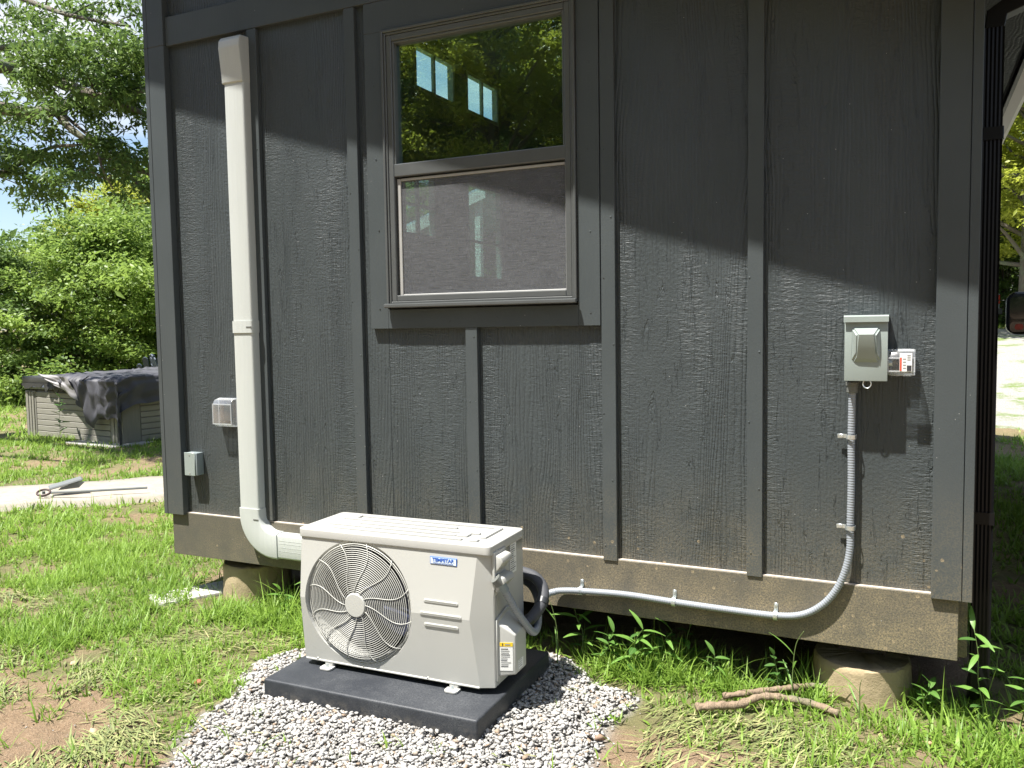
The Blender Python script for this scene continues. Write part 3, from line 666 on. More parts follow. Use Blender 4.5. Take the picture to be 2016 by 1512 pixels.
# domed boss on the cover
b = B(); base = [(-.048, -.050), (.048, -.050), (.048, .077), (-.048, .077)]; top = [(-.036, -.030, .012), (.041, -.034, .012), (.033, .052, .030), (-.028, .052, .030)]
rings = []
for lvl in range(5):
    t = lvl/4; e = t**.9; q = t**1.15
    rings.append([b.bm.verts.new((base[i][0]*(1-q)+top[i][0]*q, -.0942-top[i][2]*e, base[i][1]*(1-q)+top[i][1]*q)) for i in range(4)])
for l in range(4):
    for i in range(4): b.bm.faces.new((rings[l][i], rings[l][(i+1) % 4], rings[l+1][(i+1) % 4], rings[l+1][i]))
b.bm.faces.new(rings[-1]); bmesh.ops.recalc_face_normals(b.bm, faces=b.bm.faces[:])
ve = [e for e in b.bm.edges if abs((e.verts[0].co-e.verts[1].co).y) > .001]
bmesh.ops.bevel(b.bm, geom=ve, offset=.006, segments=3, affect='EDGES')
b.done('cover_boss', M['boxgrey'], db, ang=35)
hood = [(0, .122), (-.100, .122), (-.106, .117), (-.106, .097), (-.1035, .097), (-.1035, .113), (0, .113)]
B().prism(hood, -.076, .076, 'x').done('rain_hood', M['boxgrey'], db)
b = B(); th = [( .0, -.1185)]; ringpts = [(.005+.014*math.cos(a), -.088, -.130-.016*math.sin(a)) for a in np.linspace(0, 2*math.pi, 17)]
b.tube(ringpts, .0022, 6); b.done('lock_hasp', M['galv'], db)
cn = B().lathe([(.024, -.128), (.024, -.140), (.021, -.142), (.021, -.165), (.018, -.168)], 'z', (-.048, -.035, 0), 20).done('hub_fitting', M['fitting'], db, ang=40)
B().lathe([(.011, .074), (.011, .088)], 'x', (0, -.05, -.055), 12).done('nipple', M['galv'], db)

# ------------------------------------------------------------------ liquid-tight conduit on the wall
COND = [(-1.440, -.05, .315), (-1.403, -.040, .323), (-1.309, -.040, .333), (-1.109, -.038, .342), (-.895, -.036, .336), (-.678, -.035, .332), (-.485, -.035, .333), (-.383, -.035, .351), (-.308, -.035, .401), (-.257, -.035, .471), (-.227, -.035, .55),
        (-.213, -.032, .631), (-.213, -.030, .719), (-.211, -.030, .885), (-.213, -.030, 1.064), (-.211, -.034, 1.235)]
co_ = thing('wall_conduit', 'grey flexible conduit curving along the skirt and up to the switch box', 'conduit', (-.213, 0, .31))
def rib_tube(P, rad, pitch, depth, n=12):
    Q = smooth_path(P, 12); L = [0]
    for a, b_ in zip(Q[:-1], Q[1:]): L.append(L[-1]+(b_-a).length)
    tot = L[-1]; m = int(tot/(pitch/4)); out = []; rr = []
    j = 0
    for i in range(m+1):
        s = tot*i/m
        while j < len(L)-2 and L[j+1] < s: j += 1
        f = (s-L[j])/max(1e-9, L[j+1]-L[j]); out.append(Q[j].lerp(Q[j+1], min(1, f))); rr.append(rad-depth*(.5-.5*math.cos(2*math.pi*s/pitch)))
    return out, rr
P_ = [(x+.213, y, z-.31) for x, y, z in COND]
pp, rr = rib_tube(P_, .0142, .010, .0014); B().tube(pp, rr, 14).done('conduit_run', M['conduit'], co_, smooth=True)
def clamp(x, z, vert, label=None):
    b = B(); n = 10; arc = [( -.0185*math.cos(a), -.0165*math.sin(a)) for a in np.linspace(0, math.pi, n)]
    y0 = -.035; pts = []
    w_ = .008
    # strap: saddle over the conduit and an ear with a screw
    out = [(-.0185*math.cos(a), y0-.0185*math.sin(a)) for a in np.linspace(0, math.pi, n)]; inn = [(u*.9, y0+(v-y0)*.9) for u, v in out]
    prof = [(-.0185, -.0195)]+out+[(.0185, -.0195)]+[(.0165, -.0195)]+inn[::-1]+[(-.0165, -.0195)]
    ax = 'x' if not vert else 'z'
    if vert:
        b.prism([(u, v) for u, v in prof], z-w_-.31, z+w_-.31, 'z'); 
        for v in b.bm.verts: v.co.x += x+.213
        b.box(x+.213-.050, x+.213-.0186, -.022, -.0195, z-.31-.008, z-.31+.008, .001)
        b.lathe([(.006, -.027), (.007, -.0225)], 'y', (x+.213-.036, 0, z-.31), 10)
    else:
        b.prism([(v, u) for u, v in prof], x+.213-w_, x+.213+w_, 'x')
        for v in b.bm.verts: v.co.z += z-.31
        b.box(x+.213-.008, x+.213+.008, -.022, -.0195, z-.31+.0186, z-.31+.047, .001)
        b.lathe([(.005, -.027), (.006, -.0225)], 'y', (x+.213, 0, z-.31+.036), 10)
    b.done('pipe_strap', M['galv'], co_, ang=40)
for x, z in ((-1.309, .333), (-.895, .336), (-.485, .333)): clamp(x, z, False)
for x, z in ((-.213, .712), (-.213, 1.060)): clamp(x, z, True)

# ------------------------------------------------------------------ pad
pad = thing('equipment_pad', 'charcoal plastic equipment pad lying in white gravel under the outdoor unit', 'pad', (-1.90, -.50, 0), R(1.2))
b = B(); b.box(-.487, .487, -.352, .352, -.03, .080, .010, 3); b.done('pad_slab', M['pad'], pad, ang=50)

# ------------------------------------------------------------------ condenser (outdoor unit)
AC = thing('outdoor_unit', 'cream mini split outdoor unit with round fan grille standing on the pad', 'air conditioner', (-1.888, -.502, .080), R(1.5))
W2, D2, H = .443, .155, .575; ZB = .028; CZ = .298; FX, FZ, FR = -.152, .298, .257
XR = W2-.052                      # front face ends here, chamfer runs to the side
def fy(z): return -D2 - .024*(1-min(1, abs(z-CZ)/(.27)))
def casing():
    bm = bmesh.new(); N = 72
    x0, z0, z1 = -W2+.010, ZB, H-.002
    def xr(z): return XR + .0 - .030*(1-min(1, abs(z-CZ)/.27))       # chamfer edge swings in at the crease
    hole = [bm.verts.new((FX+FR*math.cos(2*math.pi*k/N), fy(FZ+FR*math.sin(2*math.pi*k/N)), FZ+FR*math.sin(2*math.pi*k/N))) for k in range(N)]
    # outer rectangle points along the same rays
    outer = []
    for k in range(N):
        a = 2*math.pi*k/N; c, s = math.cos(a), math.sin(a); t = 9
        if c > 1e-6:
            # right boundary depends on z -> iterate
            tt = (XR-.03-FX)/c
            for _ in range(6): zt = FZ+tt*s; tt = (xr(max(z0, min(z1, zt)))-FX)/c
            t = min(t, tt)
        if c < -1e-6: t = min(t, (x0-FX)/c)
        if s > 1e-6: t = min(t, (z1-FZ)/s)
        if s < -1e-6: t = min(t, (z0-FZ)/s)
        outer.append((FX+t*c, FZ+t*s))
    # snap the nearest ray points to the four corners
    for cxn, czn in ((x0, z0), (x0, z1), (xr(z0), z0), (xr(z1), z1)):
        k = min(range(N), key=lambda i: (outer[i][0]-cxn)**2+(outer[i][1]-czn)**2); outer[k] = (cxn, czn)
    ov = [bm.verts.new((x, fy(z), z)) for x, z in outer]
    for k in range(N): bm.faces.new((hole[k], hole[(k+1) % N], ov[(k+1) % N], ov[k]))
    # rolled lip then cone into the orifice
    prev = hole
    for rr_, dy in ((FR-.004, .003), (FR-.016, .016), (FR-.022, .034), (FR-.022, .085)):
        cur = [bm.verts.new((FX+rr_*math.cos(2*math.pi*k/N), -D2-.004+dy, FZ+rr_*math.sin(2*math.pi*k/N))) for k in range(N)]
        for k in range(N): bm.faces.new((prev[(k+1) % N], prev[k], cur[k], cur[(k+1) % N]))
        prev = cur
    # chamfer on the right, rounded return on the left
    re = sorted([v for v in ov if v.co.x > XR-.045 and v.co.x > FX+FR*.9 and abs(v.co.x-xr(v.co.z)) < .004], key=lambda v: v.co.z)
    cv = [bm.verts.new((W2, -D2+.022, v.co.z)) for v in re]
    sv = [bm.verts.new((W2, D2, v.co.z)) for v in re]
    for i in range(len(re)-1):
        bm.faces.new((re[i], re[i+1], cv[i+1], cv[i])); bm.faces.new((cv[i], cv[i+1], sv[i+1], sv[i]))
    le = sorted([v for v in ov if abs(v.co.x-x0) < .003], key=lambda v: v.co.z)
    l1 = [bm.verts.new((-W2, v.co.y+.012, v.co.z)) for v in le]; l2 = [bm.verts.new((-W2, D2, v.co.z)) for v in le]
    for i in range(len(le)-1):
        bm.faces.new((le[i+1], le[i], l1[i], l1[i+1])); bm.faces.new((l1[i+1], l1[i], l2[i], l2[i+1]))
    # back and underside
    bm.faces.new([l2[0], sv[0], sv[-1], l2[-1]])
    bot = sorted([v for v in ov if abs(v.co.z-z0) < .0005], key=lambda v: v.co.x)
    bm.faces.new(bot+[cv[0], sv[0], l2[0], l1[0]])
    bmesh.ops.recalc_face_normals(bm, faces=bm.faces[:])
    me = bpy.data.meshes.new('casing'); bm.to_mesh(me); bm.free(); o = link('casing', me, M['cond'], AC); me.shade_smooth(); me.set_sharp_from_angle(angle=R(4))
    return o
casing()
# bottom tray skirt edge + side seam + corner edge
B().box(-W2+.012, XR-.002, -D2-.0035, -D2+.01, ZB-.004, ZB+.004, .002).done('bottom_edge', M['cond'], AC)
B().box(W2+.0003, W2+.0025, -D2+.048, -D2+.052, ZB, H-.02).done('side_seam', M['shroud'], AC)
B().box(W2+.0003, W2+.003, -D2+.024, -D2+.030, ZB, H-.02, .001).done('corner_bead', M['cond'], AC)
# lid
b = B(); b.prism(rrect(2*W2+.012, 2*D2+.016, .022, 4), H-.026, H+.012, 'z', bev=.006, seg=3)
lid = b.done('top_lid', M['condlid'], AC, ang=35)
for (x0, x1, y0, y1) in [(-.30, .36, .098, .122), (-.34, -.30, .060, .122), (-.36, .20, .040, .058), (-.24, .33, -.015, .006), (-.36, -.27, -.048, -.030), (-.36, .25, -.066, -.048), (.25, .30, -.066, -.02), (-.30, .30, -.118, -.098), (.33, .37, -.118, -.09), (.35, .38, -.06, .11)]:
    B().box(x0, x1, y0, y1, H+.0105, H+.0205, .007, 2).done('pressed_rib', M['condlid'], lid, ang=40)
for x, y in ((W2+.0065, -D2+.045), (W2+.0065, D2-.03)): B().lathe([(.005, x), (.0035, x+.003)], 'x', (0, y, H-.014), 12).done('screw', M['screw'], AC)
for x, z, yy in ((FX, FZ+FR+.006, 0), (-.37, ZB+.006, 0), (FX+.01, ZB+.008, 0), (.16, ZB+.004, 0)):
    B().lathe([(.0035, fy(z)-.0035), (.005, fy(z)-.001)], 'y', (x, 0, z), 12).done('screw', M['screw'], AC)
# inside: shroud back, coil, fan
B().lathe([(FR-.021, -.085), (FR-.021, .04), (.01, .045)], 'y', (FX, 0, FZ), 48).done('fan_well', M['black'], AC) if False else None
wl = B(); N = 48
pr_ = [wl.bm.verts.new((FX+(FR-.0225)*math.cos(2*math.pi*k/N), -.075, FZ+(FR-.0225)*math.sin(2*math.pi*k/N))) for k in range(N)]
pb_ = [wl.bm.verts.new((FX+(FR-.0225)*math.cos(2*math.pi*k/N), .05, FZ+(FR-.0225)*math.sin(2*math.pi*k/N))) for k in range(N)]
for k in range(N): wl.bm.faces.new((pr_[k], pr_[(k+1) % N], pb_[(k+1) % N], pb_[k]))
wl.bm.faces.new(pb_); wl.done('fan_shroud', M['coil'], AC)
fanh = B().lathe([(.045, -.115), (.052, -.105), (.054, -.045)], 'y', (FX, 0, FZ), 32).done('fan_hub', M['fan'], AC, ang=40)
for bidx in range(3):
    b = B(); a0 = R(100+120*bidx); rows = []
    for i in range(9):
        r_ = .05+.172*i/8; rows.append([])
        for j in range(9):
            t = j/8; aa = a0+R(-38+76*t)+.35*(i/8)
            y = -.105+.055*t+.01*math.sin(math.pi*t); rr_ = r_*(1-.06*(t-.3)**2*(i/8)*4)
            rows[-1].append(b.bm.verts.new((FX+rr_*math.cos(aa), y, FZ+rr_*math.sin(aa))))
    for i in range(8):
        for j in range(8): b.bm.faces.new((rows[i][j], rows[i+1][j], rows[i+1][j+1], rows[i][j+1]))
    b.done('fan_blade', M['fan'], fanh, smooth=True)
# grille: concentric wires on a shallow dome + swirled spokes
def dome(r): return -D2-.010-.022*(1-(r/.245)**2)
rings_o = None
b = B(); NR = 25
for i in range(NR):
    r_ = .050+(.245-.050)*i/(NR-1); yy = dome(r_)
    if i >= NR-2: yy = -D2-.004
    pts = [(FX+r_*math.cos(a), yy, FZ+r_*math.sin(a)) for a in np.linspace(0, 2*math.pi, 61)]
    b.tube(pts, 0.0016 if i < NR-1 else .0026, 5, cap=False)
g_ = b.done('grille_wires', M['guard'], AC, smooth=True); g_['kind'] = 'stuff'
for k in range(12):
    a0 = R(7+30*k); pts = []
    for i in range(12):
        r_ = .044+(.252-.044)*i/11; aa = a0-.42*math.sin((i/11)*math.pi*.75); pts.append((FX+r_*math.cos(aa), (dome(min(r_, .243)) if i < 11 else -D2-.003)-.0028, FZ+r_*math.sin(aa)))
    B().tube(pts, .0014, 6).done('grille_spoke', M['guard'], AC, smooth=True)
B().lathe([(.047, dome(.04)+.004), (.049, dome(.04)-.004), (.046, dome(.04)-.007), (.002, dome(.04)-.0075)], 'y', (FX, 0, FZ), 40).done('hub_plate', M['cond'], AC, ang=40)
# three pressed slots
for (x0, x1, z) in ((.160, .312, .352), (.143, .327, .302), (.160, .312, .258)):
    yb = fy(z)
    b = B(); b.prism([(x, zz+z) for x, zz in rrect(x1-x0, .014, .0068, 4)], yb-.0035, yb+.004, 'y', bev=.0025, seg=2)
    for v in b.bm.verts: v.co.x += (x0+x1)/2
    sl = b.done('pressed_slot', M['cond'], AC, ang=45)
    B().box(x0+.008, x1-.008, yb-.0042, yb-.0030, z+.001, z+.0048, .0005).done('slot_groove', M['shroud'], sl)
# badge
bx0, bx1, bz0, bz1 = .186, .304, .497, .527; yb = fy(.51)-.001
bd = B().box(bx0, bx1, yb-.0025, yb+.003, bz0, bz1, .001).done('badge', M['bluetag'], AC)
B().box(bx0+.003, bx1-.003, yb-.0032, yb-.0026, bz0+.003, bz1-.003).done('badge_face', M['badge'], bd)
text('lettering', 'TEMPSTAR', .0185, ((bx0+bx1)/2, yb-.0036, bz0+.0185), (R(90), 0, 0), M['bluetag'], bd, bold=.0007, sx_=1.08)
text('lettering', 'Heating and Cooling Products', .0066, ((bx0+bx1)/2, yb-.0036, bz0+.0070), (R(90), 0, 0), M['bluetag'], bd, ext=.0002, sx_=1.10)
# feet
for x in (-.315, .275):
    for s_ in (-1, 1):
        b = B(); yc = s_*(D2+.010)
        b.prism([(x+u, yc+v) for u, v in rrect(.058, .052, .014, 4)], .001, .010, 'z', bev=.003, seg=2)
        b.box(x-.020, x+.020, yc-s_*.020-.012, yc-s_*.020+.012, .008, ZB+.002, .003)
        ft = b.done('foot', M['condlid'], AC, ang=45)
        B().lathe([(.007, .0105), (.007, .018), (.003, .024)], 'z', (x, yc+s_*.004, 0), 6).done('bolt', M['galv'], ft)
# right side fittings (plane x = W2)
XS = W2+.001
def sy(yw): return yw+.502-0.0          # world y -> local y (rotation is tiny)
hb = B(); hb.prism([(-.142, .415), (-.035, .470), (-.035, .560), (-.142, .560)], XS, XS+.010, 'x', bev=.003, seg=2); hcov = hb.done('terminal_cover', M['cond'], AC, ang=40)
def wedge(name, y0, y1, zt, zb, out, parent):
    b = B(); pts = [(XS+.009, zt), (XS+.009+out*.8, zt-.006), (XS+.009+out, zt-.025), (XS+.009, zb)]
    b.prism(pts, y0, y1, 'y', bev=.006, seg=2); return b.done(name, M['cond'], parent, ang=40)
wedge('grip_hood', -.135, -.045, .548, .478, .034, hcov); wedge('lower_hood', -.138, -.038, .470, .400, .040, hcov)
# valve cover
vb = B(); pts = [(-.120, .05), (.030, .05), (.080, .10), (.080, .20), (.000, .310), (-.030, .318), (-.120, .280)]
b = B(); b.prism([(y, z) for y, z in [(-.126, .050), (.032, .050), (.032, .245), (.010, .310), (-.030, .316), (-.126, .292)]], XS, XS+.008, 'x', bev=.002); vcov = b.done('valve_cover', M['cond'], AC, ang=40)
b = B(); pin = [(-.118, .066), (.022, .066), (.022, .235), (.004, .296), (-.030, .303), (-.118, .280)]; pout = [(-.094, .076), (.008, .076), (.010, .212), (.000, .234), (-.030, .240), (-.094, .232)]
b.sweep([(0, 0)]*6, [((0, 0, 0), (0, 1, 0), (0, 0, 1))]*2); vs_ = list(b.bm.verts)
for i, v in enumerate(vs_): y, z = (pin, pout)[i//6][i % 6]; v.co = Vector((XS+(.004, .072)[i//6], y, z))
bmesh.ops.recalc_face_normals(b.bm, faces=b.bm.faces[:])
bmesh.ops.bevel(b.bm, geom=b.bm.edges[:], offset=.007, segments=3, affect='EDGES', profile=.6)
vbox = b.done('cover_bulge', M['cond'], vcov, ang=50)
# warning label on the bulge front-left face, facing the camera side
def label_panel(parent, name, o, U, V, w_, h, yellow=True, lines=9):
    o = Vector(o); U = Vector(U).normalized(); V = Vector(V).normalized(); Nn = U.cross(V)
    def quad(nm, u0, u1, v0, v1, lift, mat, par):
        b = B(); ps = [o+U*u+V*v+Nn*lift for u, v in ((u0, v0), (u1, v0), (u1, v1), (u0, v1))]; qs = [p-Nn*.0006 for p in ps]
        A = [b.bm.verts.new(p) for p in ps]; Bq = [b.bm.verts.new(p) for p in qs]; b.bm.faces.new(A); b.bm.faces.new(Bq[::-1])
        for i in range(4): b.bm.faces.new((A[i], Bq[i], Bq[(i+1) % 4], A[(i+1) % 4]))
        return b.done(nm, mat, par)
    q = quad(name, 0, w_, 0, h, .0008, M['white'], parent)
    if yellow: quad('header_band', 0, w_, h*.86, h, .0016, M['yellow'], q); quad('header_print', w_*.18, w_*.26, h*.89, h*.97, .0022, M['ink'], q); quad('header_print', w_*.4, w_*.8, h*.91, h*.95, .0022, M['lightink'], q)
    rs = random.Random(3)
    for i in range(lines):
        v = h*(.78-.68*i/lines) if yellow else h*(.94-.9*i/lines)
        quad('print_line', w_*.08, w_*(.55+.35*rs.random()), v-h*.022, v, .0016, M['lightink'] if i % 3 else M['ink'], q)
    return q
label_panel(AC, 'warning_label', (XS+.0005, -.132, .385), (0, 1, .15), (0, -.15, 1), .085, .032, yellow=False, lines=5)
label_panel(AC, 'rating_label', (XS+.0005, .022, .43), (0, 1, 0), (0, 0, 1), .062, .13, yellow=False, lines=14)
LBL = (vcov, vbox)

# whip conduit from the terminal cover round to the wall conduit
wh = thing('conduit_whip', 'short grey flexible conduit whip looping out of the unit side', 'conduit', (-1.42, -.57, .47))
WH = [(-1.412, -.610, .512), (-1.398, -.585, .462), (-1.378, -.547, .390), (-1.365, -.493, .323), (-1.365, -.436, .277), (-1.375, -.380, .262), (-1.400, -.30, .262), (-1.440, -.2, .282), (-1.462, -.12, .300), (-1.452, -.065, .311), (-1.425, -.046, .318)]
pp, rr = rib_tube([(x+1.42, y+.57, z-.47) for x, y, z in WH], .0155, .011, .002); B().tube(pp, rr, 14).done('whip', M['conduit'], wh, smooth=True)
B().tube([(-.010, -.060, .072), (.004, -.046, .050)], .021, 16).done('end_fitting', M['fitting'], wh, ang=40)
B().tube([(.005, -.045, .050), (.016, -.028, .018)], [.019, .0175], 16).done('gland_nut', M['jbox'], wh, ang=40)
ls_ = thing('insulated_pipes', 'pair of black foam insulated pipes looping behind the outdoor unit', 'pipes', (-1.5, -.25, .3))
LA = [(-2.25, -.12, .38), (-1.9, -.16, .40), (-1.62, -.22, .435), (-1.53, -.24, .452), (-1.446, -.24, .440), (-1.392, -.265, .402), (-1.375, -.31, .360), (-1.388, -.35, .322), (-1.408, -.38, .296), (-1.430, -.42, .27), (-1.44, -.45, .25)]
LB = [(-2.25, -.10, .35), (-1.9, -.13, .37), (-1.62, -.19, .40), (-1.531, -.20, .410), (-1.475, -.205, .393), (-1.438, -.225, .362), (-1.408, -.27, .335), (-1.405, -.31, .30), (-1.425, -.35, .272), (-1.44, -.40, .24)]
for P, r_ in ((LA, .024), (LB, .020)):
    B().tube(smooth_path([(x+1.5, y+.25, z-.3) for x, y, z in P], 6), r_, 14).done('foam_pipe', M['foam'], ls_, smooth=True)
for P, i in ((LA, 6), (LA, 8)):
    a = Vector(P[i])+Vector((1.5, .25, -.3)); d = (Vector(P[i+1])-Vector(P[i-1])).normalized()
    B().tube([a-d*.012, a+d*.012], .0265, 14).done('tape_wrap', M['tape'], ls_, ang=40)

# stickers of the valve cover (fitted on its faces)
lab = label_panel(vcov, 'caution_label', (XS+.014, -.1152, .092), (.070, .0247, 0), (0, 0, 1), .050, .112, True, 10)
label_panel(vcov, 'barcode_label', (XS+.0724, -.074, .088), (0, 1, 0), (0, 0, 1), .048, .038, False, 4)

# ------------------------------------------------------------------ gravel bed
def rock_mesh(seed, n=11):
    rs = np.random.default_rng(seed); bm = bmesh.new()
    for _ in range(n):
        v = rs.normal(size=3); v /= np.linalg.norm(v); v *= (1, .78, .58)*(1+rs.normal(size=3)*.12); bm.verts.new(v)
    r = bmesh.ops.convex_hull(bm, input=bm.verts[:]); dv = [v for v in bm.verts if not v.link_faces]
    for v in dv: bm.verts.remove(v)
    bmesh.ops.triangulate(bm, faces=bm.faces[:]); bm.verts.ensure_lookup_table()
    V = np.array([v.co[:] for v in bm.verts]); idx = {v: i for i, v in enumerate(bm.verts)}; F = np.array([[idx[v] for v in f.verts] for f in bm.faces]); bm.free(); return V, F
ROCK = [rock_mesh(s) for s in range(10)]
def rot_mats(n):
    q = rng.normal(size=(n, 4)); q /= np.linalg.norm(q, axis=1)[:, None]; w_, x, y, z = q.T
    return np.stack([1-2*(y*y+z*z), 2*(x*y-z*w_), 2*(x*z+y*w_), 2*(x*y+z*w_), 1-2*(x*x+z*z), 2*(y*z-x*w_), 2*(x*z-y*w_), 2*(y*z+x*w_), 1-2*(x*x+y*y)], 1).reshape(n, 3, 3)
def scatter_rocks(P, S, tint):
    VV, FF, TT, off = [], [], [], 0; k = rng.integers(0, len(ROCK), len(P)); Rm = rot_mats(len(P))
    for i, (V, F) in enumerate(ROCK):
        id_ = np.where(k == i)[0]
        if not len(id_): continue
        v = np.einsum('nij,vj->nvi', Rm[id_], V)*S[id_][:, None, None]; v[:, :, 2] *= .62; v += P[id_][:, None, :]
        VV.append(v.reshape(-1, 3)); FF.append((F[None]+(np.arange(len(id_))*len(V))[:, None, None]+off).reshape(-1, 3)); TT.append(np.repeat(tint[id_], len(V))); off += len(id_)*len(V)
    return np.concatenate(VV), np.concatenate(FF), np.concatenate(TT)
def build_gravel():
    n = 62000; x = rng.uniform(-3.0, -.7, n); y = rng.uniform(-1.9, .15, n); m = bedmask(x, y)
    keep = rng.random(n) < np.clip(m*2.0, 0, 1)**1.5
    inpad = (np.abs(x+1.90) < .475) & (np.abs(y+.50) < .34); keep &= ~inpad
    # scattered strays on the soil
    x, y, m = x[keep], y[keep], m[keep]; n = len(x)
    S = np.clip(np.exp(rng.normal(-4.58, .33, n)), .0045, .020)
    lay = rng.random(n); z = gz(x, y)-.012+lay*.024*np.clip(m*2, .25, 1)+.004
    t = np.clip(rng.normal(.62, .22, n), .17, 1); br = rng.random(n) < (.05+.25*(vnoise(x, y, 5, 14) > .72)); t[br] = rng.uniform(0, .15, br.sum())
    V, F, T = scatter_rocks(np.stack([x, y, z], 1), S, t)
    me = np_mesh('gravel_bed', V, F, T); tag(link('gravel_bed', me, M['gravel']), 'bed of pale crushed stone heaped around the charcoal pad', 'gravel', kind='stuff')
    print('gravel', len(F))
    n = 1800; x = rng.uniform(-4.4, .4, n); y = rng.uniform(-1.8, -.2, n); d = dirtmask(x, y); k = (rng.random(n) < d*.9+.04) & (bedmask(x, y) <= 0); x, y = x[k], y[k]; n = len(x)
    V, F, T = scatter_rocks(np.stack([x, y, gz(x, y)+.003], 1), np.exp(rng.normal(-5.4, .45, n)), rng.choice([.0, .03, .05, .08, .3, .7], n)); me = np_mesh('scattered_pebbles', V, F, T)
    tag(link('scattered_pebbles', me, M['gravel']), 'small loose pebbles scattered over the bare brown soil', 'pebbles', kind='stuff')
build_gravel()
for i, (x, y, s, col, lb) in enumerate([(-2.745, -.855, .024, (.42, .12, .08), 'small red stone beside the left edge of the gravel'), (-3.43, -.93, .020, (.45, .30, .20), 'small tan stone on bare soil left of the red stone'),
                                         (-2.76, -1.36, .026, (.45, .33, .20), 'rounded tan stone at the very bottom left of the photo'), (-1.01, -.62, .030, (.30, .20, .14), 'brown stone right of the gravel among flattened grass'), (.06, -.24, .022, (.45, .28, .17), 'small orange-tan stone at the lower right edge')]):
    V, F = ROCK[i+2]; me = np_mesh('stone', V*s, F); st = link('stone', me, simple('stone_%s' % ['red', 'tan', 'buff', 'brown', 'orange'][i], col, .8, var=.2, vs=60, bump=.3)); st.location = (x, y, float(gz(x, y))+s*.4)
    tag(st, lb, 'stone', 'loose stones on the soil')

# ------------------------------------------------------------------ grass
def blades(x, y, z, L, Wd, head, lean, curl, tint, segs=3):
    """bent tapering ribbons; returns V, list of faces, tint"""
    n = len(x); ts = np.linspace(0, 1, segs+1); d = np.stack([np.cos(head), np.sin(head)], 1); pr = np.stack([-np.sin(head), np.cos(head)], 1)
    V = np.zeros((n, 2*segs+1, 3), np.float32)
    cx_ = np.zeros(n); cz_ = np.zeros(n); prev = 0
    for i, t in enumerate(ts):
        if i:
            a = lean+curl*(t-.5/segs); cx_ = cx_+np.sin(a)*L/segs; cz_ = cz_+np.cos(a)*L/segs
        wdt = Wd*.5*(1-t**2.2)*(.75+.5*np.sin(np.pi*min(1, t*1.2+.15)))
        c = np.stack([x+d[:, 0]*cx_, y+d[:, 1]*cx_, z+cz_], 1)
        if i < segs:
            V[:, 2*i, :] = c; V[:, 2*i, :2] += pr*wdt[:, None]; V[:, 2*i+1, :] = c; V[:, 2*i+1, :2] -= pr*wdt[:, None]
        else: V[:, 2*segs, :] = c
    o = (np.arange(n)*(2*segs+1))[:, None]
    Q = [np.concatenate([o+2*i, o+2*i+1, o+2*i+3, o+2*i+2], 1) for i in range(segs-1)]; T = np.concatenate([o+2*segs-2, o+2*segs-1, o+2*segs], 1)
    F = [np.concatenate(Q), T] if segs > 1 else [T]
    return V.reshape(-1, 3), F, np.repeat(tint, 2*segs+1)
PADX = lambda x, y: (np.abs(x+1.90) < .50) & (np.abs(y+.50) < .37)
def pathmask(x, y):
    u = (x+7.5)*-.678+(y-1.25)*.735; return np.abs(u) < .47
def build_grass(name, x0, x1, y0, y1, tufts, per, L0, W0, segs, label, filt=None):
    n = tufts; tx = rng.uniform(x0, x1, n); ty = rng.uniform(y0, y1, n)
    clump = vnoise(tx, ty, 2.4, 21)*.6+vnoise(tx, ty, 7, 22)*.4
    dm = dirtmask(tx, ty); pr = np.clip(.30+1.5*(clump-.30), .12, 1)*(1-dm*.93)
    pr = np.where(bedmask(tx, ty) > .3, .012, pr)
    pr = np.where((ty > .10) & (ty < 7.4) & (tx > -3.8) & (tx < .2), np.clip(.5-(ty-.10)*3, 0, 1), pr)
    pr = np.where((ty > .0) & (ty < .5) & (np.hypot(tx+.178, ty-.165) < .19), 0, pr); pr = np.where(np.hypot(tx+3.37, ty-.2) < .19, 0, pr)
    pr = np.where(pathmask(tx, ty), .01, pr); pr = np.where(ty > 9.3, np.where(tx > -6, .10, pr), pr)
    if filt is not None: pr = pr*filt(tx, ty)
    k = (rng.random(n) < pr) & ~PADX(tx, ty); tx, ty, clump = tx[k], ty[k], clump[k]; n = len(tx)
    m = rng.integers(per[0], per[1]+1, n); id_ = np.repeat(np.arange(n), m); N = len(id_)
    a = rng.uniform(0, 2*np.pi, N); rad = np.abs(rng.normal(0, .014*L0/.09, N)); x = tx[id_]+np.cos(a)*rad; y = ty[id_]+np.sin(a)*rad
    ok = ~PADX(x, y); x, y, a, id_ = x[ok], y[ok], a[ok], id_[ok]; N = len(x)
    size = np.clip(.45+1.1*(clump-.2), .35, 1.35)[id_]*np.exp(rng.normal(0, .32, N))
    lean = np.abs(rng.normal(.45, .35, N)); curl = rng.normal(.75, .5, N)
    broad = rng.random(N) < .10
    L = L0*size*np.where(broad, .45, 1); Wd = W0*np.exp(rng.normal(0, .3, N))*np.where(broad, 2.6, 1)
    t = np.clip(.52+.5*(clump[id_]-.5)+.5*(vnoise(x, y, .9, 25)-.5)+rng.normal(0, .25, N), 0, 1)
    V, F, T = blades(x, y, gz(x, y)-.004, L, Wd, a+rng.normal(0, .5, N), lean, curl, t, segs)
    me = np_mesh(name, V, F, T); print(name, N)
    return tag(link(name, me, M['grass'], smooth=True), label, 'grass', kind='stuff')
build_grass('grass', -5.6, -2.0, -1.75, 1.4, 22000, (3, 7), .080, .0047, 3, 'bright green crabgrass lawn in front of the left pier')
build_grass('grass', -2.6, 1.3, -1.6, .75, 13000, (3, 7), .078, .0047, 3, 'green grass growing along the skirt and right of the gravel')
build_grass('grass', -11.5, -3.9, -1.6, 5.0, 26000, (3, 6), .092, .0078, 3, 'green lawn grass either side of the concrete path', lambda x, y: np.where((x > -5.6) & (y < 1.4), 0, 1))
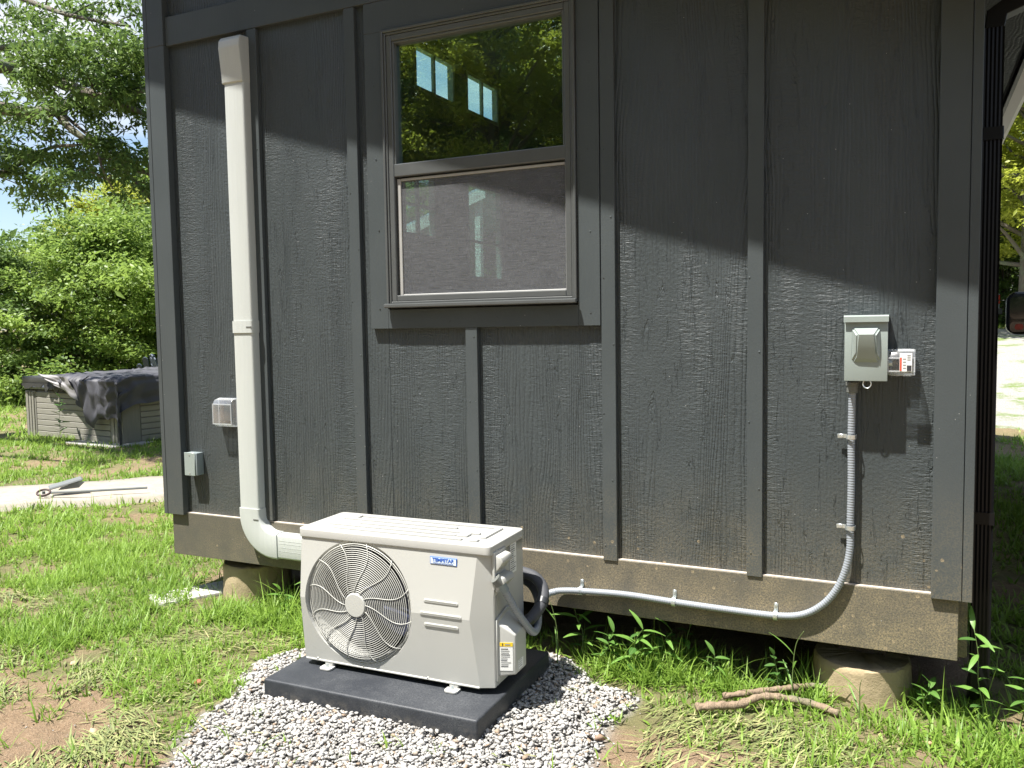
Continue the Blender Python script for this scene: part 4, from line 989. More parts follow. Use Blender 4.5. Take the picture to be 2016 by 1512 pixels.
build_grass('grass', -26, -7.5, 3.0, 13, 30000, (2, 4), .13, .018, 2, 'far lawn grass around and behind the hot tub', lambda x, y: np.where((x > -11.5) & (y < 5.0), 0, 1))
build_grass('grass', .20, 3.5, .75, 9.3, 14000, (3, 6), .10, .009, 3, 'shaded rough grass along the right side of the house')
build_grass('grass', -3, 6, 22.0, 28, 5000, (2, 4), .20, .03, 2, 'grass verge beyond the gravel drive')
build_grass('grass', -1.38, -.30, -.13, .16, 520, (4, 8), .15, .0052, 4, 'taller grass in the shade line below the skirt, right of the outdoor unit')
build_grass('grass', -.02, 1.0, -.30, .25, 600, (4, 8), .125, .0060, 4, 'bright tall grass right of the sunlit pier')
build_grass('grass', -3.3, -2.5, -.30, .12, 420, (4, 8), .14, .0052, 4, 'taller grass around the left pier and below the bent duct')
# flattened clippings on the bare soil
def build_clippings():
    n = 110000; x = rng.uniform(-4.8, .9, n); y = rng.uniform(-1.75, .0, n); d = dirtmask(x, y); b_ = bedmask(x, y)
    cl = vnoise(x, y, 4.5, 31)*.6+vnoise(x, y, 11, 32)*.4
    side = sst(-1.4, -1.1, x)*1.0+sst(-1.9, -2.2, x)*.9
    p = np.where(x > -1.2, .45, .25+.6*d)*np.clip((cl-.38)*2.8, 0, 1)*np.where(b_ > 0, .035, 1)*side*sst(-.15, -.45, y-.0)
    k = (rng.random(n) < p) & ~PADX(x, y); x, y = x[k], y[k]; n = len(x)
    dirn = (vnoise(x, y, 2.1, 33)-.5)*3.2+rng.normal(0, .55, n)+np.where(rng.random(n) < .5, 0, np.pi)
    V, F, T = blades(x, y, gz(x, y)+rng.uniform(.004, .016, n), rng.uniform(.035, .11, n), rng.uniform(.0025, .0075, n), dirn, np.full(n, 1.32)+rng.normal(0, .14, n), rng.normal(.35, .3, n), np.clip(rng.normal(.42, .28, n), 0, 1), 3)
    me = np_mesh('grass_clippings', V, F, T); tag(link('grass_clippings', me, M['clip'], smooth=True), 'flattened drying grass clippings strewn over the bare soil in front', 'grass clippings', kind='stuff'); print('clip', n)
build_clippings()

# ------------------------------------------------------------------ weeds with single leaves
def leaf_mesh(name, L, Wd, fold=.25, droop=.25, pts=5):
    V = []; F = []
    for i in range(pts+1):
        t = i/pts; wv = Wd*.5*math.sin(math.pi*min(1, t*.92+.04))**.8*(1-.25*t); z = -droop*L*t*t
        V += [(-wv, L*t, z+wv*fold), (0, L*t, z), (wv, L*t, z+wv*fold)]
    for i in range(pts):
        a = 3*i; F += [(a, a+1, a+4, a+3), (a+1, a+2, a+5, a+4)]
    return np_mesh(name, V, np.array(F))
def weed_leaf_mat(name, c, k=1.0):
    t = NT(name); n = t.noise(t.co(), 30, 3)
    x = t.math('ABSOLUTE', t.xyz(t.co())[0]); rib = t.ramp(x, .0012, .0)
    col = t.mix(n, tuple(v*.8 for v in c), c); col = t.mix(t.math('MULTIPLY', rib, .35), col, (.30, .40, .16))
    t.set(col=col, rough=.42); tl = t.n('ShaderNodeBsdfTranslucent'); t.put(tl.inputs[0], tuple(min(1, v*1.5) for v in c))
    m = t.n('ShaderNodeMixShader'); m.inputs[0].default_value = .3; t.put(m.inputs[1], t.b.outputs[0]); t.put(m.inputs[2], tl.outputs[0]); t.put(t.out.inputs[0], m.outputs[0]); return t.m
WL = [(leaf_mesh('leaf', .060, .022), weed_leaf_mat('weed_green', (.10, .21, .04))), (leaf_mesh('leaf', .075, .019, .2, .4), weed_leaf_mat('weed_bright', (.15, .29, .055))), (leaf_mesh('leaf', .050, .026, .15, .2), weed_leaf_mat('weed_dark', (.07, .16, .035)))]
for me, mt in WL: me.materials.append(mt); me.shade_smooth()
M['stem'] = simple('weed_stem', (.12, .17, .05), .6)
def weed(x, y, h, label, nl=8, lean=(0, 0), v=0, size=1.0):
    nl = int(nl*1.5); h *= 1.12; size *= 1.25
    p = thing('leafy_weed', label, 'weed', (x, y, float(gz(x, y))), 0, 'leafy weeds growing at the foot of the house')
    rs = random.Random(int(x*1000+y*77)); P = [Vector((lean[0]*h*(t**1.6), lean[1]*h*(t**1.6), h*t)) + Vector((rs.uniform(-1, 1), rs.uniform(-1, 1), 0))*.006 for t in (0, .25, .5, .75, 1)]
    Q = smooth_path(P, 4); B().tube(Q, [.0028-.0016*i/len(Q) for i in range(len(Q))], 6).done('stem', M['stem'], p, smooth=True)
    ang = rs.uniform(0, 6)
    for i in range(nl):
        t = .25+.75*i/(nl-1); q = Q[min(len(Q)-1, int(t*(len(Q)-1)))]; me, _ = WL[(v+(i % 5 == 0)) % 3]
        o = bpy.data.objects.new('leaf', me); C.objects.link(o); o.parent = p; o.location = q; ang += 2.4
        el = R(rs.uniform(-5, 40)) if i < nl-1 else R(65); s_ = size*(1.0-.25*abs(t-.6))*rs.uniform(.8, 1.2); o.scale = (s_, s_, s_); o.rotation_euler = (el, rs.uniform(-.3, .3), ang)
    return p
for i, (x, y, h, nl, ln, v, s_, lb) in enumerate([
    (-1.33, .06, .24, 8, (-.15, -.1), 1, 1.0, 'tallest leafy weed in the dark gap right beside the outdoor unit'),
    (-1.22, .02, .17, 8, (.3, -.3), 0, 1.0, 'broad leaved weed just right of the looped pipes'),
    (-1.10, -.02, .20, 9, (.35, -.25), 1, 1.2, 'weed with long pointed leaves under the first conduit strap'),
    (-1.00, .05, .17, 8, (.4, -.1), 1, 1.1, 'arching weed leaning right under the first stretch of conduit'),
    (-.88, .10, .18, 6, (.1, -.1), 2, .9, 'thin shaded weed under the middle conduit strap'),
    (-.74, .0, .12, 7, (.1, -.2), 0, .8, 'low bushy weed between the middle and right conduit straps'),
    (-.47, -.02, .15, 7, (-.1, -.1), 2, .9, 'small weed left of the sunlit pier under the right conduit strap'),
    (-2.80, .02, .20, 9, (-.1, -.2), 0, .9, 'star leaved weed in the shade between left pier and outdoor unit'),
    (-2.72, .10, .27, 8, (.2, 0), 2, 1.0, 'taller dark weed close behind the left edge of the outdoor unit'),
    (-2.92, -.06, .13, 7, (-.2, -.2), 1, .8, 'short bright weed in front of the gap beside the left pier'),
    (.24, -.03, .34, 9, (-.08, 0), 1, 1.0, 'tall weed standing in front of the downspout foot'),
    (.37, .06, .22, 8, (.2, 0), 0, 1.1, 'weed at the right frame edge beside the downspout'),
    (.05, .02, .12, 7, (.1, -.3), 0, .9, 'low weed right of the sunlit pier below the skirt corner'),
    (-5.9, 2.9, .0, 0, (0, 0), 0, 1, '')]):
    if h: weed(x, y, h, lb, nl, ln, v, s_)
# tall weed at the hot tub's front
weed(-10.45, 4.20, .55, 'dark bushy weed growing against the front of the hot tub', 12, (.05, 0), 2, 1.5)['group'] = 'weeds by the hot tub'
# grass stalk by the pier
def stalk(x, y, h, lean, label):
    p = thing('grass_stalk', label, 'grass stalk', (x, y, float(gz(x, y))), 0, 'single tall grass stalks by the skirt')
    Q = smooth_path([(0, 0, 0), (.003, 0, h*.45), (lean*.35, -.01, h*.8), (lean, -.02, h)], 6); B().tube(Q, [.003-.0022*i/len(Q) for i in range(len(Q))], 5).done('stem', M['stem'], p, smooth=True)
    for t, a in ((.2, .5), (.35, 3.4), (.5, 1.4)):
        o = bpy.data.objects.new('blade', WL[1][0]); C.objects.link(o); o.parent = p; o.location = Q[int(t*(len(Q)-1))]; o.rotation_euler = (R(50), 0, a); o.scale = (.5, 1.6, 1)
stalk(-.415, -.08, .30, .045, 'tall green grass stalk reaching up to the right conduit strap')
stalk(-1.40, -.10, .33, -.04, 'thin pale stalk hanging beside the looped pipes')
stalk(-.17, -.13, .17, .01, 'short pale stalk in front of the sunlit pier')

# ------------------------------------------------------------------ sticks, slab
def stick(P, r0, r1, label):
    p = thing('stick', label, 'stick', (*P[0][:2], 0), 0, 'broken sticks lying in the grass at lower right')
    Q = smooth_path([(a-P[0][0], b_-P[0][1], c) for a, b_, c in P], 7); rs = random.Random(2)
    B().tube(Q, [(r0+(r1-r0)*i/len(Q))*(1+.14*math.sin(i*1.7)+.1*rs.uniform(-1, 1)) for i in range(len(Q))], 10).done('branch_wood', M['stick'], p, smooth=True); return p
stick([(-.735, -.325, .034), (-.66, -.285, .038), (-.59, -.245, .038), (-.52, -.18, .054), (-.44, -.14, .048), (-.33, -.12, .034), (-.24, -.14, .022)], .016, .013, 'thicker pale crooked stick lying nearer the camera')
stick([(-.66, -.185, .034), (-.55, -.12, .044), (-.44, -.04, .046), (-.34, .04, .042), (-.28, .06, .034)], .012, .012, 'thinner stick lying behind the crooked one, towards the pier')
slb = B().box(-.34, .34, -.11, .11, -.02, .022, .01, 2).done('stone_slab', M['white_slab'], None, ang=40); slb.location = (-3.60, .10, .01); slb.rotation_euler = (0, 0, R(62))
tag(slb, 'white flat slab lying in the grass against the left pier', 'slab')

# ------------------------------------------------------------------ hot tub
tub = thing('hot_tub', 'grey board sided hot tub with a folded cover standing on the lawn', 'hot tub', (-10.35, 5.5, 0), R(-6))
tw, td, th_ = 1.13, 1.10, .70
B().box(-tw+.03, tw-.03, -td+.03, td-.03, .0, th_, .02).done('shell_body', M['tubtrim'], tub)
for sx_ in (-1, 1):
    B().prism([(sx_*tw, -td), (sx_*(tw-.26), -td), (sx_*(tw-.26), -td+.03), (sx_*(tw-.02), -td+.03), (sx_*(tw-.02), -td+.26), (sx_*tw, -td+.26)], .02, th_-.02, 'z').done('corner_panel', M['tubtrim'], tub)
    for k in range(3): B().box(*(sorted((sx_*(tw-.03-.07*k), sx_*(tw-.08-.07*k)))), -td-.012, -td-.0005, .03, th_-.03, .004).done('corner_slat', M['tub'], tub)
nb = 8
for k in range(nb):
    z0 = .03+(th_-.06)*k/nb; B().box(-tw+.27, tw-.27, -td, -td+.028, z0+.004, z0+(th_-.06)/nb-.003, .005).done('side_board', M['tub'], tub)
    B().box(tw-.03, tw-.002, -td+.27, td-.27, z0+.004, z0+(th_-.06)/nb-.003, .005).done('side_board', M['tub'], tub)
B().box(-tw-.02, tw+.02, -td-.02, td+.02, th_, th_+.075, .03, 3).done('acrylic_rim', M['tublip'], tub, ang=45)
b = B(); b.box(-tw-.03, tw+.03, -td-.03, -.01, th_+.078, th_+.185, .03, 2).done('cover_half', M['vinylcov'], tub, ang=45)
B().box(-tw-.03, tw+.03, .01, td+.03, th_+.078, th_+.19, .03, 2).done('cover_half', M['vinylcov'], tub, ang=45)
# cover skirt flaps
for i, (x0, x1, dep) in enumerate([(-1.12, -.55, .10), (-.55, -.32, .14), (-.32, -.05, .17)]):
    b = B(); n = 7; A = []
    for j in range(n):
        t = j/(n-1); x = x0+(x1-x0)*t; A.append((x, th_+.09)); 
    low = [(x0+(x1-x0)*t, th_+.09-dep*math.sin(math.pi*min(1, t*.9+.1))**.7*(.7+.3*math.sin(t*9))) for t in np.linspace(1, 0, n)]
    b.prism(A+low, -td-.052-.004*i, -td-.040-.004*i).done('cover_flap', M['vinylcov'], tub)
# tarp: cloth over the right half, hanging down the front
def tarp():
    nu, nv = 90, 110; V = []; top = th_+.20; front = -td-.045
    for j in range(nv):
        for i in range(nu):
            u = i/(nu-1); v = j/(nv-1); x = -.35-.35*(1-min(1, v*1.3))+u*2.0
            hang = .14+.44*sst(.22, .50, u)+.07*np.sin(u*17)*sst(.3, .5, u)+.04*np.sin(u*41)
            hang = float(hang); ln = 1.15+hang; s = v*ln
            if s < 1.15: y = .9-s*1.0*(.9-front)/1.15; z = top
            else: y = front; z = top-(s-1.15)
            k = math.exp(-((s-1.15)/.07)**2); z -= .03*k
            wp = 1.6*float(vnoise(u*3.1, v*2.3, 1, 41)); w2 = float(vnoise(u*6+v*2, v*5, 1, 42))
            f1 = abs(((u*9+wp*(1.2-.5*v)+v*1.5) % 1)*2-1); f2 = abs(((u*3.5-v*6+w2*2.2) % 1)*2-1); f3 = abs(((u*17+w2*2.5-v*3) % 1)*2-1)
            wr = (.55*f1+.25*f3*w2+.25*f2) if s > 1.12 else (.22*f1+.38*f2+.2*f3*w2); hz = .085*wr*(1.25 if s > 1.15 else 1)
            if s < 1.15: z += hz*.75
            else: y -= hz*.95+.03*math.sin(u*34+v*3)**2
            # folds cross the drape at a slant
            x += .05*(float(vnoise(u*7, v*9, 1, 43))-.5)
            ex = x-(tw+.06)
            if ex > 0: x = tw+.06+.10*wr; z -= ex
            V.append((x, y, max(z, .03)))
    F = [(j*nu+i, j*nu+i+1, (j+1)*nu+i+1, (j+1)*nu+i) for j in range(nv-1) for i in range(nu-1)]
    p = thing('tarp', 'crumpled charcoal tarp thrown over the right side of the hot tub', 'tarp', (-10.35, 5.5, 0), R(-6))
    me = np_mesh('tarp_cloth', V, np.array(F)); link('tarp_cloth', me, M['tarp'], p, True)
    # turned-back corner that shows the grey lining
    V = []; nu = nv = 16
    for j in range(nv):
        for i in range(nu):
            u = i/(nu-1); v = j/(nv-1); wr = float(vnoise(u*5, v*5, 1, 44))
            V.append((-.55+.75*u+.18*v, front-.06-.05*wr-.02*math.sin(u*9), top+.03-.30*v*(.25+.75*u)-.05*u+.02*wr))
    F = [(j*nu+i, j*nu+i+1, (j+1)*nu+i+1, (j+1)*nu+i) for j in range(nv-1) for i in range(nu-1)]
    me = np_mesh('turned_lining', V, np.array(F)); link('turned_lining', me, M['tarpin'], p, True)
tarp()
slab2 = B().box(-.55, .55, -.3, .3, -.02, .03, .01).done('paver', M['white_slab'], None); slab2.location = (-9.75, 4.40, .005); slab2.rotation_euler = (0, 0, R(-6)); tag(slab2, 'pale paving slab at the near corner of the hot tub', 'slab')
# adirondack chairs
def adirondack(loc, rz, label):
    p = thing('garden_chair', label, 'chair', loc, rz, 'blue-grey slat back chairs behind the hot tub'); p.scale = (1.12, 1.12, 1.12)
    for k in range(5):
        w_ = .085; x = -.24+k*.12; h = 1.02-.05*abs(k-2)**1.7; q = [(x-w_/2, .34), (x+w_/2, .34), (x+w_/2*1.05, h-.03), (x+w_*.2, h), (x-w_*.2, h), (x-w_/2*1.05, h-.03)]
        o = B().prism(q, -.01, .01, bev=.003).done('back_slat', M['blueplastic'], p); o.location = (0, .28, 0); o.rotation_euler = (R(-16), 0, 0)
    for k in range(5): B().box(-.27, .27, -.28+k*.105, -.19+k*.105, .345-k*.016, .365-k*.016, .003).done('seat_slat', M['blueplastic'], p)
    for s_ in (-1, 1):
        B().box(s_*.33-.06, s_*.33+.06, -.34, .34, .55, .575, .01).done('armrest', M['blueplastic'], p)
        B().box(s_*.30-.02, s_*.30+.02, -.30, -.22, 0, .55, .003).done('leg', M['blueplastic'], p)
        B().prism([(.0, .30), (-.30, .36), (-.30, .27), (.45, .0), (.55, .0), (.2, .26)], s_*.28-.012, s_*.28+.012, 'x').done('leg', M['blueplastic'], p)
    return p
adirondack((-11.75, 7.75, 0), R(150), 'blue-grey garden chair whose rounded back shows just left of the house corner')
adirondack((-12.45, 7.95, 0), R(200), 'darker garden chair showing low behind the middle of the tarp')
# scooter on the path
scp = thing('scooter', 'grey kick scooter lying on the concrete path', 'scooter', (-6.95, 1.45, .055), R(46))
def wheel(x, y, z):
    b = B(); b.tube([(x+.052*math.cos(a), y+.050*math.sin(a), z+.018*math.sin(a)) for a in np.linspace(0, 2*math.pi, 25)], .010, 8, cap=False); o = b.done('wheel', M['wheel'], scp, smooth=True)
    b = B().tube([(x, y, z-.012), (x, y, z+.012)], .014, 10).done('hub', M['scoot'], o)
wheel(0, 0, .035)
B().tube([(.05, .0, .03), (.25, -.05, .03), (.85, -.12, .03)], .011, 8).done('steering_tube', M['scoot'], scp)
B().box(.06, .34, .04, .13, .02, .04, .01).done('deck', M['scoot'], scp).rotation_euler = (R(12), R(-12), R(14))
B().prism([(.10, .03), (.27, .04), (.32, .09), (.26, .09), (.12, .05)], .1, .13).done('mudguard', M['scoot'], scp)

# ------------------------------------------------------------------ trees
def leaves_mesh(name, Cn, L, Wd, tint, jit=.35, droop=.3):
    """Cn (n,3) positions; small folded rhombic leaves"""
    n = len(Cn); a = rng.uniform(0, 2*np.pi, n); el = rng.normal(-droop, .45, n)
    d = np.stack([np.cos(a)*np.cos(el), np.sin(a)*np.cos(el), np.sin(el)], 1); u = rng.normal(size=(n, 3))*.6; u[:, 2] += 1; s = np.cross(d, u); s /= np.linalg.norm(s, axis=1)[:, None]; nn = np.cross(s, d)
    Ls = L*np.exp(rng.normal(0, jit, n))[:, None]; Ws = Wd*np.exp(rng.normal(0, jit*.6, n))[:, None]
    V = np.stack([Cn, Cn+d*Ls*.45+s*Ws*.5+nn*Ws*.15, Cn+d*Ls, Cn+d*Ls*.45-s*Ws*.5+nn*Ws*.15], 1).reshape(-1, 3)
    o = (np.arange(n)*4)[:, None]; F = np.concatenate([np.concatenate([o, o+1, o+2], 1), np.concatenate([o, o+2, o+3], 1)])
    return np_mesh(name, V, F, np.repeat(tint, 4))
def tree_proto(seed, H_, crown_r, z0, nleaf, L, Wd, leafmat, barkmat, ncl=60, trunk_r=.16, csz=.13, shape=1.0):
    rs = np.random.default_rng(seed); b = B()
    T = [Vector((math.sin(t*3+seed)*.12*t*crown_r*.3, math.cos(t*2.3+seed)*.1*t*crown_r*.3, H_*.92*t)) for t in np.linspace(0, 1, 9)]; b.tube(T, [trunk_r*(1.25 if i == 0 else 1)*(1-.88*i/8) for i in range(9)], 10)
    cl = []
    for i in range(ncl):
        t = (i+.5)/ncl; z = z0+(H_-z0)*t; prof = math.sin(math.pi*min(1, .12+.88*t)**.8)**.75
        r_ = crown_r*prof*rs.uniform(.25, 1.05)*shape; a = i*2.399+rs.uniform(-.5, .5); c = Vector((math.cos(a)*r_, math.sin(a)*r_, z+rs.normal()*.05*H_)); cl.append(c)
        if i % 2 == 0:
            bt = max(.15, (z-.18*r_-.6)/ (H_*.92)) if H_ else .2; bt = min(.95, bt); k = bt*8; i0 = int(k); base = T[i0].lerp(T[min(8, i0+1)], k-i0); mid = base.lerp(c, .5)+Vector((0, 0, -.05*r_+.06*H_*rs.normal()*.3))
            b.tube(smooth_path([base, mid, c], 3), [trunk_r*.33*(1-bt*.6)*(1-.85*j/6) for j in range(7)], 5)
    wood = b.done('trunk', M[barkmat], None, smooth=True)
    per = nleaf//ncl; P = []; Tn = []
    for c in cl:
        s_ = crown_r*csz*rs.uniform(.7, 1.5); sub = rs.normal(size=(7, 3))*(s_*1.05, s_*1.05, s_*.42)+np.array(c[:])
        k = rs.integers(0, 7, per); q = sub[k]+rs.normal(size=(per, 3))*(s_*.45, s_*.45, s_*.22); P.append(q); Tn.append(np.clip(rs.normal(.45, .26)+rs.normal(0, .16, per), 0, 1))
    me = leaves_mesh('crown', np.concatenate(P), L, Wd, np.concatenate(Tn)); crown = link('crown', me, M[leafmat], None)
    return wood, crown
protos = {}
def place_tree(kind, loc, s, rz, label, name='leafy_tree', group=None, sz=None, leafmat=None):
    wood, crown = protos[kind]; p = thing(name, label, 'tree', loc, rz, group); p.scale = (s, s, sz or s)
    for src in (wood, crown):
        o = bpy.data.objects.new(src.name.split('.')[0], src.data); C.objects.link(o); o.parent = p
        if src is crown and leafmat: o.material_slots[0].link = 'OBJECT'; o.material_slots[0].material = M[leafmat]
protos['mid'] = tree_proto(3, 6.0, 2.3, .9, 44000, .105, .055, 'leafB', 'bark2', 80, .11, .125)
protos['bush'] = tree_proto(5, 4.2, 2.4, .2, 38000, .10, .058, 'leafB', 'bark2', 80, .07, .13)
protos['tall'] = tree_proto(9, 12.0, 3.6, 2.6, 80000, .11, .06, 'leafA', 'bark', 120, .30, .11)
protos['maple'] = tree_proto(12, 9.0, 3.0, 2.3, 42000, .13, .08, 'leafC', 'bark', 95, .24, .12)
LFT = 'trees and saplings beyond the lawn'
# (kind, x, y, scale, rz, leaf, label)
left = [('mid', -13.2, 11.3, 1.16, 0, 'leafB', 'round topped light green tree standing tallest behind the hot tub'),
        ('bush', -16.4, 9.6, .95, 1, 'leafB', 'bushy green tree at the far left behind the lawn'), ('mid', -19.5, 12.5, .85, 2, 'leafC', 'yellow-green sapling at the left edge behind the bushes'),
        ('bush', -14.6, 10.6, .80, 3, 'leafB', 'leafy shrub left behind the hot tub'), ('bush', -11.6, 12.2, .95, 4, 'leafB', 'leafy shrub behind the tarp, next to the house corner'),
        ('mid', -10.5, 14.0, .82, 5, 'leafB', 'green tree half hidden by the left house corner'), ('bush', -18.4, 8.6, .8, 6, 'leafA', 'dark bush low at the left frame edge'),
        ('mid', -16.5, 14.5, .95, 2.2, 'leafA', 'dark tree behind the leafy shrub at left'), ('bush', -13.4, 13.6, 1.1, 1.7, 'leafA', 'dark undergrowth bush behind the tallest tree'), ('bush', -17.0, 12.4, 1.05, 5.2, 'leafA', 'dark undergrowth bush left of the tallest tree'),
        ('mid', -9.6, 16.5, 1.0, 3.1, 'leafA', 'dark tree farther back by the house corner'), ('mid', -21.5, 15.5, 1.0, .6, 'leafB', 'tree far back at the left frame edge')]
for k, x, y, s, rz, lm, lb in left: place_tree(k, (x, y, 0), s, rz, lb, 'leafy_tree' if k != 'bush' else 'leafy_shrub', LFT, leafmat=lm)
RGT = 'trees beyond the gravel drive'
for k, x, y, s, rz, lm, lb in [('maple', 2.35, 19.5, .95, .5, 'leafC', 'yellow-green tree with a thick trunk across the drive'), ('maple', .6, 25.5, 1.1, 2.0, 'leafC', 'yellow-green tree behind the thick trunk'),
                               ('maple', 5.2, 24.5, 1.15, 4.0, 'leafC', 'yellowish tree at the right frame edge'), ('tall', 2.8, 32, 1.0, 1.0, 'leafB', 'tall green tree at the back of the wood on the right'), ('bush', 2.6, 29.0, .9, 3, 'leafA', 'dark bush under the trees beyond the drive'),
                               ('bush', .9, 30.0, .9, 5, 'leafA', 'dark bush partly behind the downspout beyond the drive'), ('tall', -1.5, 31, 1.0, 2.6, 'leafB', 'tall tree hidden behind the house beyond the drive'), ('bush', 5.6, 29.5, 1.0, 1.2, 'leafA', 'dark bush at far right beyond the drive')]:
    place_tree(k, (x, y, float(gz(x, y))-.05), s, rz, lb, 'leafy_tree' if k != 'bush' else 'leafy_shrub', RGT, leafmat=lm)
# woods behind the camera, seen reflected in the window
bk = [(-4, -15, 1.0), (-8.5, -13.5, .9), (-12.5, -17, 1.1), (-16.5, -14, 1.0), (-7, -21, 1.25), (-13, -24, 1.3), (-20, -21, 1.2), (-2.0, -22, 1.25), (-25, -16, 1.1), (3.5, -18, 1.1), (-17, -29, 1.45), (-8, -30, 1.45)]
for i, (x, y, s) in enumerate(bk):
    lb = 'woodland tree behind the viewer, '+['straight back in the nearest row', 'yellow-green, in the nearest row to the left', 'third in the nearest row from the house side', 'dark, last but one at the left of the nearest row',
        'yellow-green, in the second row straight back', 'large and dark, in the second row to the left', 'dark, at the far left of the second row', 'yellow-green, in the second row on the right', 'dark, farthest left of all', 'dark, rightmost of all',
        'the tallest yellow-green one at the very back left', 'tallest dark one at the very back'][i]
    place_tree('tall', (x, y, 0), s, i*1.3, lb, 'woodland_tree', 'woodland trees reflected in the window glass', leafmat='leafC' if i % 3 == 1 else 'leafA')
place_tree('maple', (-3.3, -9.5, 0), .58, 1.1, 'yellow-green tree reflected at the right side of the window panes', 'leafy_tree', None, leafmat='leafC')
for k_ in protos:
    for o in protos[k_]: bpy.data.objects.remove(o)
# far tree line, one mass
def far_wood():
    n = 90000; a = rng.uniform(0, 2*np.pi, n); r_ = rng.uniform(50, 75, n); top = 3.5+2*vnoise(a*14, a*0, 1, 51)+1.5*vnoise(a*45, a*0, 1, 52)
    z = rng.random(n)**.8*top+2.0; P = np.stack([r_*np.cos(a), r_*np.sin(a), z], 1)
    me = leaves_mesh('far_woods', P, .55, .40, np.clip(.3+rng.normal(0, .2, n)+.2*(z/top), 0, 1), .3); tag(link('far_woods', me, M['leafA']), 'distant line of woods around the clearing', 'woods', kind='stuff')
far_wood()
# big tree at left with overhanging limbs
def big_tree():
    p = thing('overhanging_tree', 'large tree whose long limbs reach into the top left from outside the photo', 'tree', (-13.2, 3.0, 0))
    o = Vector((-13.2, 3.0, 0))
    tr = [Vector((-13.2, 3.0, -.1)), Vector((-13.1, 2.95, 1.5)), Vector((-13.0, 3.0, 3.0)), Vector((-13.05, 3.1, 5.0)), Vector((-12.9, 3.2, 7.5))]
    B().tube([q-o for q in smooth_path(tr, 4)], [.42-.25*i/16 for i in range(17)], 14).done('trunk', M['bark'], p, smooth=True)
    br = {'A': ([(-13.0, 2.95, 3.2), (-12.0, 2.9, 3.9), (-10.45, 2.86, 4.15), (-9.13, 2.72, 3.97), (-8.6, 2.75, 3.86), (-8.63, 3.03, 3.96), (-8.9, 3.5, 4.20), (-8.65, 3.64, 4.24), (-7.72, 3.27, 4.09), (-7.16, 3.24, 4.04)], .10),
          'B': ([(-8.74, 3.11, 3.97), (-8.3, 2.95, 3.70), (-8.12, 3.05, 3.55), (-8.3, 3.4, 3.52), (-8.1, 3.6, 3.40), (-7.64, 3.42, 3.19)], .045),
          'C': ([(-13.0, 3.0, 3.9), (-11.5, 2.5, 4.5), (-9.41, 2.38, 4.50), (-8.9, 2.59, 4.36), (-9.2, 3.0, 4.48), (-9.2, 3.35, 4.46), (-8.63, 3.23, 4.26), (-7.84, 2.92, 3.99), (-7.8, 3.2, 3.96), (-7.9, 3.6, 3.95)], .10),
          'D': ([(-13.05, 2.95, 2.6), (-11.5, 2.2, 2.9), (-9.36, 2.16, 3.16), (-9.41, 2.87, 3.32), (-9.5, 3.2, 3.50), (-8.99, 3.21, 3.62), (-8.1, 2.85, 3.49)], .05),
          'E': ([(-8.82, 3.03, 4.27), (-9.1, 3.4, 4.25), (-8.9, 3.35, 4.0), (-8.04, 3.02, 3.55), (-7.79, 2.9, 3.23), (-8.0, 3.2, 3.07)], .028),
          'F': ([(-8.47, 3.73, 3.49), (-8.38, 3.79, 3.31), (-7.64, 3.34, 2.99), (-7.22, 3.09, 2.74)], .02),
          'G': ([(-13.0, 3.1, 4.8), (-11.5, 3.1, 5.6), (-10.0, 3.08, 5.6), (-9.0, 3.07, 5.2), (-8.08, 2.85, 4.83), (-7.5, 3.1, 4.7)], .05),
          'H': ([(-11.5, 2.7, 4.6), (-10, 3.3, 4.9), (-9.0, 3.6, 4.9), (-8.0, 3.7, 4.6), (-7.2, 3.6, 4.3)], .05)}
    rs = np.random.default_rng(4); P = []; T = []
    def fol(c, s, n, tone):
        q = rs.normal(size=(n, 3))*(s, s, s*.42)+np.array(c); P.append(q); T.append(np.clip(tone+rs.normal(0, .18, n), 0, 1))
    for kx, (pts, r_) in br.items():
        Q = smooth_path(pts, 6); m = len(Q); rads = [r_*(1-.72*i/m)*(1+.07*math.sin(i*1.9)) for i in range(m)]
        B().tube([q-o for q in Q], rads, 9).done('limb', M['bark'], p, smooth=True)
        # side twigs with sprays
        for i in range(int(m*.40), m, 4 if r_ > .03 else 5):
            nt_ = 2
            for _ in range(nt_):
                a = rs.uniform(0, 2*np.pi); ln = rs.uniform(.25, .75); d = Vector((math.cos(a)*.9, math.sin(a)*.9, rs.uniform(-.5, .55))); e = Q[i]+d*ln; mid = Q[i].lerp(e, .5)+Vector((0, 0, .06))
                B().tube([q-o for q in smooth_path([Q[i], mid, e], 3)], [.010-.0011*j for j in range(7)], 4).done('twig', M['bark2'], p)
                if kx in 'EF' and rs.random() < .45: continue
                tone = rs.choice([.15, .3, .45, .7]); fol(e, .095, 95, tone); fol(mid, .07, 18, tone); fol(e+d*.22+Vector((0, 0, -.06)), .09, 70, tone)
    # dense upper foliage
    for _ in range(110):
        c = (rs.uniform(-10.6, -7.0), rs.uniform(2.3, 4.0), rs.uniform(4.1, 5.3)); g = float(vnoise(c[0]*1.3, c[2]*1.6, 1, 61))
        if g < .66: continue
        fol(c, .15, 230, rs.choice([.15, .3, .5, .8]))
    for _ in range(14):
        c = (rs.uniform(-9.6, -8.2), rs.uniform(2.4, 3.6), rs.uniform(3.15, 3.6)); fol(c, .13, 120, rs.choice([.2, .4]))
    P = np.concatenate(P)-np.array(o[:]); T = np.concatenate(T)
    me = leaves_mesh('crown', P, .078, .030, T, .3, .5); link('crown', me, M['leafA'], p); print('bigtree', len(P))
big_tree()
